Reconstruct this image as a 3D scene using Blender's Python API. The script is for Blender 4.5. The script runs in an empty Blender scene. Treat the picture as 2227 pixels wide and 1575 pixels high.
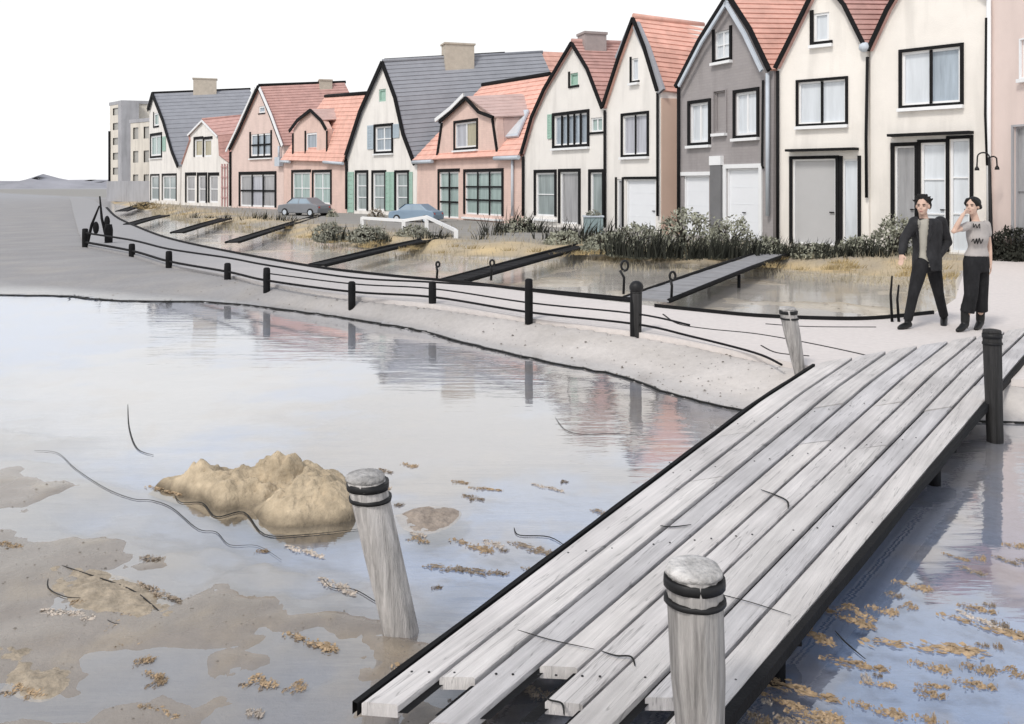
import bpy, bmesh, math, random
import numpy as np
from mathutils import Vector, Matrix, noise
from mathutils.geometry import tessellate_polygon

rnd = random.Random(7)
S = bpy.context.scene
COL = S.collection
R = math.radians

# ------------------------------------------------------------------ survey helpers
# the place was surveyed from the sketch: a station 1.86 m above the promenade, level sight line
CH, FL, U0, V0 = 1.86, 1900.0, 1113.5, 400.0
def gp(u, v, z=0.0):
    Y = (CH - z) * FL / (v - V0)
    return Vector(((u - U0) / FL * Y, Y, z))
def at(u, v, Y):
    return Vector(((u - U0) / FL * Y, Y, CH - (v - V0) / FL * Y))
WZ = -0.30                                   # water level

# ------------------------------------------------------------------ object helpers
BASE = {}
def tag(o, label=None, cat=None, group=None, kind=None):
    if label: o['label'] = label
    if cat: o['category'] = cat
    if group: o['group'] = group
    if kind: o['kind'] = kind
    return o
def thing(name, label, cat, loc=(0, 0, 0), group=None):
    o = bpy.data.objects.new(name, None)
    o.empty_display_size = 0.2
    COL.objects.link(o)
    o.location = loc
    BASE[o] = Vector(loc)
    return tag(o, label, cat, group)
def copy_tree(o, parent=None):
    c = o.copy(); COL.objects.link(c); c.parent = parent
    for ch in list(o.children):
        copy_tree(ch, c)
    return c

class MB:
    """collects faces in world space; build() links them as one mesh object"""
    def __init__(s): s.v, s.f, s.sm = [], [], []
    def quad(s, *pts):
        i = len(s.v); s.v += [Vector(p) for p in pts]; s.f.append(tuple(range(i, i + len(pts)))); s.sm.append(False)
    def obox(s, c, ax, ay, az):
        c, ax, ay, az = Vector(c), Vector(ax), Vector(ay), Vector(az)
        i = len(s.v)
        for k in range(8):
            s.v.append(c + ax * (1 if k & 1 else -1) + ay * (1 if k & 2 else -1) + az * (1 if k & 4 else -1))
        for q in ((0, 1, 3, 2), (4, 6, 7, 5), (0, 4, 5, 1), (2, 3, 7, 6), (0, 2, 6, 4), (1, 5, 7, 3)):
            s.f.append(tuple(i + k for k in q)); s.sm.append(False)
    def box(s, x0, x1, y0, y1, z0, z1):
        s.obox(((x0+x1)/2, (y0+y1)/2, (z0+z1)/2), ((x1-x0)/2, 0, 0), (0, (y1-y0)/2, 0), (0, 0, (z1-z0)/2))
    def prism(s, pts, ext):
        pts = [Vector(p) for p in pts]; ext = Vector(ext); n = len(pts); i = len(s.v)
        s.v += pts + [p + ext for p in pts]
        s.f.append(tuple(range(i, i + n))); s.f.append(tuple(range(i + 2*n - 1, i + n - 1, -1)))
        s.sm += [False, False]
        for k in range(n):
            m = (k + 1) % n
            s.f.append((i + k, i + n + k, i + n + m, i + m)); s.sm.append(False)
    def tube(s, pts, rad, seg=8, cap=True, squash=1.0):
        pts = [Vector(p) for p in pts]; n = len(pts)
        rads = rad if isinstance(rad, (list, tuple)) else [rad] * n
        i0 = len(s.v); up = None
        for k, p in enumerate(pts):
            d = (pts[min(k+1, n-1)] - pts[max(k-1, 0)]).normalized()
            if up is None: up = Vector((0, 0, 1)) if abs(d.z) < .9 else Vector((0, 1, 0))
            a = d.cross(up).normalized(); b = a.cross(d).normalized(); up = b
            for j in range(seg):
                t = 2 * math.pi * j / seg
                s.v.append(p + a * math.cos(t) * rads[k] + b * math.sin(t) * rads[k] * squash)
        for k in range(n - 1):
            for j in range(seg):
                m = (j + 1) % seg
                s.f.append((i0 + k*seg + j, i0 + k*seg + m, i0 + (k+1)*seg + m, i0 + (k+1)*seg + j)); s.sm.append(True)
        if cap:
            s.f.append(tuple(i0 + j for j in range(seg))[::-1]); s.f.append(tuple(i0 + (n-1)*seg + j for j in range(seg)))
            s.sm += [False, False]
    def lathe(s, c, prof, seg=24, wob=0.0, seed=0):
        c = Vector(c); i0 = len(s.v); q = random.Random(seed)
        ph = [q.uniform(0, 6.28) for _ in range(4)]
        for (r, z) in prof:
            for j in range(seg):
                t = 2 * math.pi * j / seg
                w = 1 + wob * (math.sin(3*t + ph[0]) + .6*math.sin(7*t + ph[1]) + .3*math.sin(11*t + ph[2] + z*3))
                s.v.append(c + Vector((r*w*math.cos(t), r*w*math.sin(t), z)))
        for k in range(len(prof) - 1):
            for j in range(seg):
                m = (j + 1) % seg
                s.f.append((i0 + k*seg + j, i0 + k*seg + m, i0 + (k+1)*seg + m, i0 + (k+1)*seg + j)); s.sm.append(True)
        s.f.append(tuple(i0 + j for j in range(seg))[::-1]); s.sm.append(False)
        s.f.append(tuple(i0 + (len(prof)-1)*seg + j for j in range(seg))); s.sm.append(False)
    def ell(s, c, r, seg=12, ring=8, M=None):
        c = Vector(c); i0 = len(s.v)
        r = Vector((r, r, r)) if not hasattr(r, '__len__') else Vector(r)
        for k in range(ring + 1):
            a = math.pi * k / ring
            for j in range(seg):
                t = 2 * math.pi * j / seg
                p = Vector((r.x*math.sin(a)*math.cos(t), r.y*math.sin(a)*math.sin(t), r.z*math.cos(a)))
                if M: p = M @ p
                s.v.append(c + p)
        for k in range(ring):
            for j in range(seg):
                m = (j + 1) % seg
                s.f.append((i0 + k*seg + j, i0 + (k+1)*seg + j, i0 + (k+1)*seg + m, i0 + k*seg + m)); s.sm.append(True)
    def build(s, name, mat, parent=None, label=None):
        b = BASE.get(parent, Vector((0, 0, 0))) if parent else Vector((0, 0, 0))
        me = bpy.data.meshes.new(name)
        me.from_pydata([tuple(v - b) for v in s.v], [], s.f)
        me.polygons.foreach_set('use_smooth', s.sm)
        me.validate(); me.update()
        bm = bmesh.new(); bm.from_mesh(me); bmesh.ops.remove_doubles(bm, verts=bm.verts, dist=1e-5)
        bmesh.ops.recalc_face_normals(bm, faces=bm.faces); bm.to_mesh(me); bm.free()
        me.materials.append(mat)
        o = bpy.data.objects.new(name, me); COL.objects.link(o)
        if parent: o.parent = parent
        BASE[o] = b
        if label: o['label'] = label
        return o

# ------------------------------------------------------------------ materials
def srgb(r, g, b):
    f = lambda c: (c/255/12.92) if c/255 <= .04045 else ((c/255 + .055)/1.055)**2.4
    return (f(r), f(g), f(b), 1)
MATS = {}
def mat(name, col, rough=.8, var=.12, scale=2.0, bump=.0, bscale=40., stretch=(1, 1, 1), spec=.3, metal=0., stain=0., brick=0.):
    if name in MATS: return MATS[name]
    m = bpy.data.materials.new(name); m.use_nodes = True
    nt = m.node_tree; N = nt.nodes; L = nt.links
    bs = N['Principled BSDF']; bs.inputs['Roughness'].default_value = rough
    bs.inputs['Specular IOR Level'].default_value = spec; bs.inputs['Metallic'].default_value = metal
    tc = N.new('ShaderNodeTexCoord'); mp = N.new('ShaderNodeMapping'); mp.inputs['Scale'].default_value = stretch
    L.new(tc.outputs['Object'], mp.inputs['Vector'])
    n1 = N.new('ShaderNodeTexNoise'); n1.inputs['Scale'].default_value = scale; n1.inputs['Detail'].default_value = 8
    n1.inputs['Roughness'].default_value = .65
    L.new(mp.outputs['Vector'], n1.inputs['Vector'])
    rp = N.new('ShaderNodeMapRange'); rp.inputs['From Min'].default_value = .3; rp.inputs['From Max'].default_value = .7
    rp.inputs['To Min'].default_value = 1 - var; rp.inputs['To Max'].default_value = 1 + var*.6
    L.new(n1.outputs['Fac'], rp.inputs['Value'])
    oi = N.new('ShaderNodeObjectInfo')
    r2 = N.new('ShaderNodeMapRange'); r2.inputs['To Min'].default_value = 1 - var*.35; r2.inputs['To Max'].default_value = 1 + var*.35
    L.new(oi.outputs['Random'], r2.inputs['Value'])
    mu = N.new('ShaderNodeMath'); mu.operation = 'MULTIPLY'
    L.new(rp.outputs['Result'], mu.inputs[0]); L.new(r2.outputs['Result'], mu.inputs[1])
    src = mu.outputs[0]
    if stain > 0:
        n3 = N.new('ShaderNodeTexNoise'); n3.inputs['Scale'].default_value = 1.4; n3.inputs['Detail'].default_value = 6
        mp3 = N.new('ShaderNodeMapping'); mp3.inputs['Scale'].default_value = (1.6, 1.6, .22)
        L.new(tc.outputs['Object'], mp3.inputs['Vector']); L.new(mp3.outputs['Vector'], n3.inputs['Vector'])
        r3 = N.new('ShaderNodeMapRange'); r3.inputs['From Min'].default_value = .48; r3.inputs['From Max'].default_value = .72
        r3.inputs['To Min'].default_value = 1; r3.inputs['To Max'].default_value = 1 - stain
        L.new(n3.outputs['Fac'], r3.inputs['Value'])
        m3 = N.new('ShaderNodeMath'); m3.operation = 'MULTIPLY'
        L.new(src, m3.inputs[0]); L.new(r3.outputs['Result'], m3.inputs[1]); src = m3.outputs[0]
    if brick > 0:
        dt = N.new('ShaderNodeVectorMath'); dt.operation = 'DOT_PRODUCT'; dt.inputs[1].default_value = (.66, -.75, 0)
        L.new(tc.outputs['Object'], dt.inputs[0]); sp = N.new('ShaderNodeSeparateXYZ'); L.new(tc.outputs['Object'], sp.inputs[0])
        cb = N.new('ShaderNodeCombineXYZ'); L.new(dt.outputs['Value'], cb.inputs['X']); L.new(sp.outputs['Z'], cb.inputs['Y'])
        bk = N.new('ShaderNodeTexBrick'); bk.inputs['Scale'].default_value = 1.0; bk.inputs['Brick Width'].default_value = .26; bk.inputs['Row Height'].default_value = .095; bk.inputs['Mortar Size'].default_value = .012
        bk.inputs['Color1'].default_value = (1, 1, 1, 1); bk.inputs['Color2'].default_value = (1 - brick, 1 - brick, 1 - brick, 1); bk.inputs['Mortar'].default_value = (1 - brick*1.3, 1 - brick*1.3, 1 - brick*1.3, 1)
        L.new(cb.outputs['Vector'], bk.inputs['Vector'])
        m4 = N.new('ShaderNodeMath'); m4.operation = 'MULTIPLY'; L.new(src, m4.inputs[0]); L.new(bk.outputs['Color'], m4.inputs[1]); src = m4.outputs[0]
    mx = N.new('ShaderNodeVectorMath'); mx.operation = 'SCALE'
    mx.inputs[0].default_value = col[:3]
    L.new(src, mx.inputs['Scale']); L.new(mx.outputs['Vector'], bs.inputs['Base Color'])
    if bump > 0:
        n2 = N.new('ShaderNodeTexNoise'); n2.inputs['Scale'].default_value = bscale; n2.inputs['Detail'].default_value = 5
        L.new(mp.outputs['Vector'], n2.inputs['Vector'])
        bp = N.new('ShaderNodeBump'); bp.inputs['Strength'].default_value = bump; bp.inputs['Distance'].default_value = .02
        L.new(n2.outputs['Fac'], bp.inputs['Height']); L.new(bp.outputs['Normal'], bs.inputs['Normal'])
    MATS[name] = m
    return m
def C3(r, g, b): return (r, g, b, 1)

M_cream = mat('cream_plaster', C3(.84, .81, .77), .9, .07, .8, .25, 30, stain=.16)
M_cream2 = mat('warm_cream_plaster', C3(.85, .81, .755), .9, .07, .8, .25, 30, stain=.15)
M_pink = mat('pink_brick', C3(.78, .58, .51), .9, .08, 1.2, .2, 30, stain=.12, brick=.06)
M_rose = mat('pale_rose_brick', C3(.78, .62, .565), .9, .07, 1.0, .2, 30, stain=.10, brick=.06)
M_peach = mat('peach_plaster', C3(.66, .49, .40), .9, .06, 1.0, .2, 30)
M_mauve = mat('grey_mauve_brick', C3(.37, .345, .345), .9, .07, 1.0, .25, 30, stain=.14, brick=.06)
M_beige = mat('rosy_beige_render', C3(.74, .62, .575), .9, .05, .7, .15, 30, stain=.08)
M_tan = mat('tan_concrete', C3(.74, .69, .61), .9, .08, .4, .1, 20, stain=.2)
M_greyc = mat('grey_concrete', C3(.42, .42, .44), .9, .12, .5, .1, 20, stain=.2)
M_slate = mat('slate', C3(.29, .30, .33), .75, .12, 1.5, .2, 25)
M_oran = mat('orange_tile', C3(.75, .44, .36), .8, .2, 2.2, .3, 18)
M_red = mat('dull_red_tile', C3(.54, .33, .295), .85, .2, 2.2, .3, 18)
M_brown = mat('brown_tile', C3(.56, .41, .375), .85, .15, 2.0, .3, 18)
M_black = mat('tarred_timber', C3(.012, .012, .013), .75, .3, 6, .2, 60, spec=.15)
M_iron = mat('black_iron', C3(.012, .012, .013), .5, .3, 9, .1, 60, spec=.3)
M_white = mat('white_paint', C3(.83, .84, .85), .55, .04, 3, .05, 40)
M_lead = mat('lead_flashing', C3(.55, .60, .66), .5, .1, 3)
M_green = mat('sage_green_paint', C3(.36, .53, .45), .6, .1, 3)
M_bluesh = mat('grey_blue_paint', C3(.42, .50, .56), .6, .1, 3)
M_brick = mat('pale_brick', C3(.55, .49, .41), .9, .14, 3, .4, 14)
M_brickr = mat('grey_brick', C3(.36, .31, .30), .9, .14, 3, .4, 14)
M_garage = mat('white_panel_door', C3(.80, .82, .85), .5, .03, 1)
M_greydoor = mat('grey_door_panel', C3(.50, .50, .505), .5, .05, 1)
def glass(name, col, rough=.08, curtain=.25):
    m = mat(name, col, rough, curtain, 1.3, 0, 1, (3.2, 3.2, .35), .5)
    return m
G_teal = glass('teal_window_glass', C3(.36, .46, .44))
G_dteal = glass('dark_teal_window_glass', C3(.31, .36, .36), curtain=.35)
G_pale = glass('pale_curtained_glass', C3(.66, .70, .74), curtain=.15)
G_grey = glass('grey_window_glass', C3(.37, .37, .38), curtain=.3)
G_blue = glass('blue_grey_glass', C3(.36, .42, .48), curtain=.3)
G_lilac = glass('lilac_grey_glass', C3(.46, .47, .52), curtain=.25)
G_ochre = glass('ochre_window_glass', C3(.42, .38, .26), curtain=.3)  # plain ochre pane colour

# ------------------------------------------------------------------ houses
class House:
    def __init__(s, name, label, cat, bl, br):
        s.L, s.Rr = gp(*bl), gp(*br)
        s.f = (s.Rr - s.L); s.f.z = 0; s.w = s.f.length; s.f.normalize()
        s.n = Vector((s.f.y, -s.f.x, 0))              # towards the water
        if s.n.y > 0: s.n = -s.n
        s.d = Vector((.95, .31, 0)).normalized()      # the plots lie skewed to the street
        s.root = thing(name, label, cat, s.L)
        s.holes = []
        s.out = []
    def P(s, u, v):
        """point of the facade plane seen at (u,v) -> (along, height)"""
        k = (u - U0) / FL
        # (L.x + a fx) = k (L.y + a fy)
        a = (k * s.L.y - s.L.x) / (s.f.x - k * s.f.y)
        Y = s.L.y + a * s.f.y
        return Vector((a, CH - (v - V0) / FL * Y, 0))
    def W(s, a, z, out=0.0): return s.L + s.f * a + Vector((0, 0, z)) + s.n * out
    def px(s, a): return (s.L.y + s.f.y * a) / FL      # metres per pixel there
    def rect(s, u0, v0, u1, v1):
        a, b, c, e = s.P(u0, v0), s.P(u1, v0), s.P(u0, v1), s.P(u1, v1)
        return a.x, b.x, (c.y + e.y) / 2, (a.y + b.y) / 2
    def ring(s, mb, a0, a1, z0, z1, w, o0, o1, sides='lrtb'):
        D = (o1 - o0) / 2; o = (o0 + o1) / 2
        def bar(A0, A1, Z0, Z1):
            mb.obox(s.W((A0+A1)/2, (Z0+Z1)/2, o), s.f*((A1-A0)/2), s.n*D, Vector((0, 0, (Z1-Z0)/2)))
        if 'l' in sides: bar(a0, a0 + w, z0, z1)
        if 'r' in sides: bar(a1 - w, a1, z0, z1)
        i0 = a0 + (w if 'l' in sides else 0); i1 = a1 - (w if 'r' in sides else 0)
        if 't' in sides: bar(i0, i1, z1 - w, z1)
        if 'b' in sides: bar(i0, i1, z0, z0 + w)
    def opening(s, u0, v0, u1, v1, pane, nx=1, ny=1, cas=4.5, sides='lrtb', frame=None, sill=True, name='window',
                panes=None, mull=None, label=None, wf=3.5, casm=None, leaf=False):
        a0, a1, z0, z1 = s.rect(u0, v0, u1, v1)
        z0 = max(z0, .04)
        s.holes.append((a0, a1, z0, z1))
        k = s.px((a0 + a1) / 2); dep = .17
        mb = MB(); w = wf * k
        s.ring(mb, a0 + .002, a1 - .002, z0 + .002, z1 - .002, w, -.11, -.04)
        ia0, ia1, iz0, iz1 = a0 + w, a1 - w, z0 + w, z1 - w
        for j in range(1, nx):
            x = ia0 + (ia1 - ia0) * j / nx
            mw = w * (.5 if not mull else .3)
            mb.obox(s.W(x, (iz0+iz1)/2, -.08), s.f*mw, s.n*.025, Vector((0, 0, (iz1-iz0)/2)))
        for j in range(1, ny):
            z = iz0 + (iz1 - iz0) * j / ny
            mb.obox(s.W((ia0+ia1)/2, z, -.079), s.f*((ia1-ia0)/2), s.n*.02, Vector((0, 0, w*.28)))
        win = mb.build(name, frame or M_white, s.root, label)
        for j in range(nx):
            x0 = ia0 + (ia1 - ia0) * j / nx; x1 = ia0 + (ia1 - ia0) * (j + 1) / nx
            p = MB(); p.quad(s.W(x0, iz0, -.1), s.W(x1, iz0, -.1), s.W(x1, iz1, -.1), s.W(x0, iz1, -.1))
            if leaf:
                for q in range(1, 4):
                    zz = iz0 + (iz1 - iz0) * q / 4
                    p.obox(s.W((x0+x1)/2, zz, -.097), s.f*((x1-x0)/2), s.n*.003, Vector((0, 0, .012)))
            p.build('panel' if leaf else 'pane', panes[j] if panes else pane, win)
        if 'door' in name:
            g = MB(); hx = ia0 + (ia1 - ia0)*(.5 if 'garage' in name else .92); hz = z0 + min(1.15, (z1 - z0)*.38)
            g.tube([s.W(hx - .07, hz, -.055), s.W(hx + .07, hz, -.055)], .02, 6); g.tube([s.W(hx - .05, hz, -.1), s.W(hx - .05, hz, -.055)], .015, 6)
            g.build('handle', M_iron, win)
        if cas:
            c = MB(); cw = cas * k * 1.15
            s.ring(c, a0 - cw, a1 + cw, z0 - (cw if 'b' in sides else 0), z1 + cw, cw, .0, .05, sides)
            c.build('casing', casm or M_black, win)
        if mull:                                   # dark mullions in front of the light sash
            c = MB()
            for j in range(1, nx):
                x = ia0 + (ia1 - ia0) * j / nx
                c.obox(s.W(x, (z0+z1)/2, -.03), s.f*(mull*k/2), s.n*.02, Vector((0, 0, (z1-z0)/2 - .01)))
            for j in range(1, ny):
                z = iz0 + (iz1 - iz0) * j / ny
                c.obox(s.W((a0+a1)/2, z, -.034), s.f*((a1-a0)/2 - .01), s.n*.014, Vector((0, 0, mull*k*.38)))
            c.build('mullion', M_black, win)
        if sill:
            q = MB(); cw = (cas or 2) * k
            q.obox(s.W((a0+a1)/2, z0 - cw - .05, .07), s.f*((a1-a0)/2 + cw*1.3), s.n*.07, Vector((0, 0, .045)))
            q.build('sill', M_white, win)
        return win
    def shutter(s, u0, v0, u1, v1, m):
        a0, a1, z0, z1 = s.rect(u0, v0, u1, v1); z0 = max(z0, .05)
        mb = MB()
        s.ring(mb, a0, a1, z0, z1, (a1-a0)*.16, .012, .052)
        n = 9
        for j in range(n):
            z = z0 + (z1 - z0) * (j + .5) / n
            mb.obox(s.W((a0+a1)/2, z, .028), s.f*((a1-a0)*.38), s.n*.01 + Vector((0, 0, -.012)), Vector((0, 0, (z1-z0)*.42/n)))
        mb.build('shutter', m, s.root)
    def wall(s, poly, ext, m, side=None):
        """facade with real openings plus the body behind it"""
        pts = [s.P(*p) for p in poly]
        for p in pts:
            if p.y < .3 and p is not None and abs(p.y) < .6: p.y = -.05
        holes = [[Vector((a0, z0, 0)), Vector((a1, z0, 0)), Vector((a1, z1, 0)), Vector((a0, z1, 0))] for a0, a1, z0, z1 in s.holes]
        mb = MB()
        allp = pts + [h for H in holes for h in H]
        for t in tessellate_polygon([pts] + holes):
            mb.quad(*[s.W(allp[i].x, allp[i].y) for i in t])
        for H in holes:
            for k in range(4):
                a, b = H[k], H[(k+1) % 4]
                mb.quad(s.W(a.x, a.y), s.W(b.x, b.y), s.W(b.x, b.y, -.17), s.W(a.x, a.y, -.17))
            mb.quad(*[s.W(h.x, h.y, -.17) for h in H])
        ext = Vector(ext); n = len(pts)
        for k in range(n):
            a, b = pts[k], pts[(k+1) % n]
            mb.quad(s.W(a.x, a.y), s.W(b.x, b.y), s.W(b.x, b.y) + ext, s.W(a.x, a.y) + ext)
        mb.quad(*[s.W(p.x, p.y) + ext for p in pts][::-1])
        o = mb.build('wall', m, s.root)
        return pts
    def ridge_end(s, ap, u, v, k=.75):
        """follow the plot direction from the apex until it is seen at u"""
        A = s.W(ap.x, ap.y); kk = (u - U0) / FL
        L = (kk * A.y - A.x) / (s.d.x - kk * s.d.y)
        B = A + s.d * L
        B.z = A.z + k * (CH - (v - V0) / FL * B.y - A.z)
        return A, B
    def roof(s, A, B, E, F, m, rows=14, name='roof', thick=.05, lift=.03, step=.035):
        """tiled slope: ridge A-B, eave E-F, laid in overlapping courses"""
        A, B, E, F = map(Vector, (A, B, E, F))
        nrm = (B - A).cross(E - A).normalized()
        if nrm.z < 0: nrm = -nrm
        mb = MB(); A, B, E, F = (p + nrm*lift for p in (A, B, E, F))
        q = random.Random(int(A.x*100) & 1023)
        for k in range(rows):
            t0, t1 = k / rows, (k + 1) / rows
            o0 = nrm*.002; o1 = nrm*step
            j0 = q.uniform(-.006, .006)
            a, b, c, d = A.lerp(E, t0) + o0, B.lerp(F, t0) + o0, B.lerp(F, t1) + o1 + nrm*j0, A.lerp(E, t1) + o1 - nrm*j0
            mb.quad(a, b, c, d)
            mb.quad(d, c, c - o1*1.02 , d - o1*1.02)
        th = nrm*thick
        mb.quad(A - th, E - th, F - th, B - th)
        for (p, r) in ((A, E), (E, F), (F, B), (B, A)):
            mb.quad(p, r, r - th, p - th)
        return mb.build(name, m, s.root)
    def strip(s, pxs, wpx, m, name='bargeboard', o0=.03, o1=.11, off=0.0, taper=None):
        """a board following a line of the facade, each a piece of its own"""
        pts = [s.P(*p) for p in pxs]
        mb = MB(); n = len(pts)
        L = []; Rt = []
        for k in range(n):
            d = (pts[min(k+1, n-1)] - pts[max(k-1, 0)]).normalized(); nn = Vector((-d.y, d.x, 0))
            w = wpx * s.px(pts[k].x) / 2
            if taper: w *= taper[k]
            L.append(pts[k] + nn*(w + off*s.px(pts[k].x))); Rt.append(pts[k] - nn*(w - off*s.px(pts[k].x)))
        for k in range(n - 1):
            f = [L[k], L[k+1], Rt[k+1], Rt[k]]
            mb.quad(*[s.W(p.x, p.y, o1) for p in f]); mb.quad(*[s.W(p.x, p.y, o0) for p in f[::-1]])
            mb.quad(*[s.W(p.x, p.y, o) for p, o in ((L[k], o0), (L[k+1], o0), (L[k+1], o1), (L[k], o1))])
            mb.quad(*[s.W(p.x, p.y, o) for p, o in ((Rt[k], o0), (Rt[k+1], o0), (Rt[k+1], o1), (Rt[k], o1))])
        return mb.build(name, m, s.root)
    def pipe(s, pxs, wpx, m=None, out=.09, name='downpipe'):
        pts = [s.P(*p) for p in pxs]
        mb = MB(); mb.tube([s.W(p.x, max(p.y, .05), out) for p in pts], wpx*s.px(pts[0].x)/2, 8)
        return mb.build(name, m or M_black, s.root)
    def chimney(s, A, B, t0, t1, zt, dep, m, drop=1.0, capm=None):
        """stack riding on the ridge line between fractions t0 and t1"""
        p0, p1 = A.lerp(B, t0), A.lerp(B, t1)
        ax = (p1 - p0)/2; ax.z = 0
        c = (p0 + p1)/2; ay = Vector((-ax.y, ax.x, 0)).normalized()*dep/2
        z0 = c.z - drop; 
        mb = MB(); mb.obox((c.x, c.y, (z0+zt)/2), ax, ay, (0, 0, (zt-z0)/2))
        o = mb.build('chimney', m, s.root)
        q = MB(); q.obox((c.x, c.y, zt + .05), ax*1.08, ay*1.12, (0, 0, .05)); 
        q.build('chimney_cap', capm or m, o)
        return o

def gable(name, label, bl, br, poly, ia, ridge, mwall, mroof, barge=True, ends=None, rows=14, bw=8, rcm=None, k=.75, wins=None, roofl=None, cat='house', eave_over=0):
    h = House(name, label, cat, bl, br)
    if wins: wins(h)
    ap = h.P(*poly[ia]); A, B = h.ridge_end(ap, *ridge, k)
    ext = B - A
    h.wall(poly, Vector((ext.x, ext.y, 0)), mwall)
    h.A, h.B = A, B
    rr = h.P(*poly[-2]); E = h.W(rr.x, rr.y)
    # roof follows every break of the right-hand slope
    prev = A + h.n*.12
    for q in range(ia + 1, len(poly) - 1):
        p = h.P(*poly[q]); cur = h.W(p.x, p.y, .12)
        seglen = (cur - prev).length; 
        h.roof(prev, prev + ext, cur, cur + ext, mroof, max(3, int(rows*seglen/ (E - A).length)))
        prev = cur
    prev = A + h.n*.12
    for q in range(ia - 1, 0, -1):
        p = h.P(*poly[q]); cur = h.W(p.x, p.y, .12)
        h.roof(prev, prev + ext, cur, cur + ext, roofl or mroof, 5)
        prev = cur
    rc = MB(); rc.tube([A + h.n*.16 + Vector((0, 0, .07)), B + Vector((0, 0, .07))], .11, 8); rc.build('ridge_cap', rcm or mroof, h.root)
    if barge:
        tp = None
        h.strip(poly[1:ia+1], bw*1.2, M_black, o0=.14, o1=.22)
        h.strip(poly[ia:-1], bw*1.2, M_black, o0=.14, o1=.22)
    return h

# --- 1 far cream house with the big slate roof
def w1(h):
    h.opening(335, 246, 345, 274, G_teal, cas=3, sides='lb', sill=False)
    h.opening(328.5, 295, 351, 339, G_teal, nx=2, cas=5)
    h.shutter(354, 297, 361, 329, M_green)
    h.opening(328.5, 382, 346, 436, G_dteal, nx=1, ny=2, cas=3, sides='lrt', sill=False)
    h.opening(354, 382, 383, 436, G_dteal, nx=2, ny=2, cas=4, sides='lrt', sill=False)
h = gable('gabled_house', 'small cream gabled house with a broad slate roof beside the far tower block',
      (325, 442), (391, 446), [(325, 442), (325, 240), (335, 204), (358, 262), (378, 330), (391, 362), (391, 446)], 2, (545, 190), M_cream, M_slate, wins=w1, rows=20, rcm=M_black)
h.chimney(h.A, h.B, .40, .64, h.A.z + 1.5, 1.0, M_brick, 1.2)

# --- 2 little cream house with a bell gable
def w2(h):
    h.opening(424, 303, 440, 341, G_ochre, cas=5, sides='lt', sill=False)
    h.opening(444, 303, 460, 341, G_ochre, cas=5, sides='lt', sill=False)
    h.opening(406, 382, 424, 441, G_grey, ny=2, cas=6, sides='lt', sill=False)
    h.opening(432, 382, 448, 441, G_grey, ny=2, cas=6, sides='lrt', sill=False)
    h.opening(456, 382, 474, 441, G_grey, ny=2, cas=6, sides='lt', sill=False)
h = gable('gabled_house', 'narrow cream house with a small bell shaped gable and faded red porch trellis',
      (394, 446.5), (500, 451.5), [(394, 446), (396, 358), (414, 306), (412, 293), (443, 262), (477, 296), (479, 338), (500, 354), (500, 452)], 4, (535, 249), M_cream, M_red, barge=False, wins=w2, rows=10)
h.strip([(412, 295), (443, 263)], 4, M_white, o0=.14, o1=.2); h.strip([(443, 263), (477, 298)], 4, M_white, o0=.14, o1=.2)
# trellis of the porch
mb = MB()
for u in (484, 490, 496):
    p = h.P(u, 380); mb.obox(h.W(p.x, 1.75, .06), h.f*.06, h.n*.03, (0, 0, 1.7))
for z in (.8, 1.6, 2.4, 3.2):
    a, b = h.P(483, 400), h.P(497, 400); mb.obox(h.W((a.x+b.x)/2, z, .1), h.f*((b.x-a.x)/2), h.n*.02, (0, 0, .03))
mb.build('trellis', mat('faded_red_timber', C3(.55, .33, .32), .8), h.root)

# --- 3 pink house with a steep gable
def w3(h):
    h.opening(563, 231, 576, 246, G_blue, cas=2, sides='b', sill=False)
    h.opening(546, 291, 589, 339, G_blue, nx=3, ny=2, cas=5, sides='lrb', mull=5)
    h.opening(523, 380, 598, 450, G_grey, nx=3, ny=2, cas=6, sides='lrt', mull=5, sill=False, panes=[G_grey, G_lilac, G_grey])
h = gable('gabled_house', 'pink house with a steep white edged gable and dull red roof, beside the bell gable',
      (503, 452), (617, 457), [(503, 452), (503, 326), (522, 288), (566, 188), (592, 250), (617, 318), (617, 457)], 3, (752, 176), M_rose, M_red, wins=w3, rows=22, bw=6, rcm=M_black)
h.strip([(571, 192), (596, 250), (621, 318)], 7, M_white, name='verge_board', o0=.23, o1=.29, off=0)
h.strip([(498, 330), (518, 288), (561, 192)], 5, M_white, name='verge_board', o0=.23, o1=.29)
h.chimney(h.A, h.B, .68, .83, h.A.z + .55, .9, M_brick, 1.0)
h.pipe([(503, 330), (503, 448)], 5)
mb = MB(); p = h.P(612, 352); mb.obox(h.W(p.x, p.y, .2), h.f*.35, h.n*.16, (0, 0, .32))
hp = mb.build('rain_hopper', M_lead, h.root); h.pipe([(612, 318), (612, 345)], 5, M_lead, .2, 'hopper_pipe')

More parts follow.
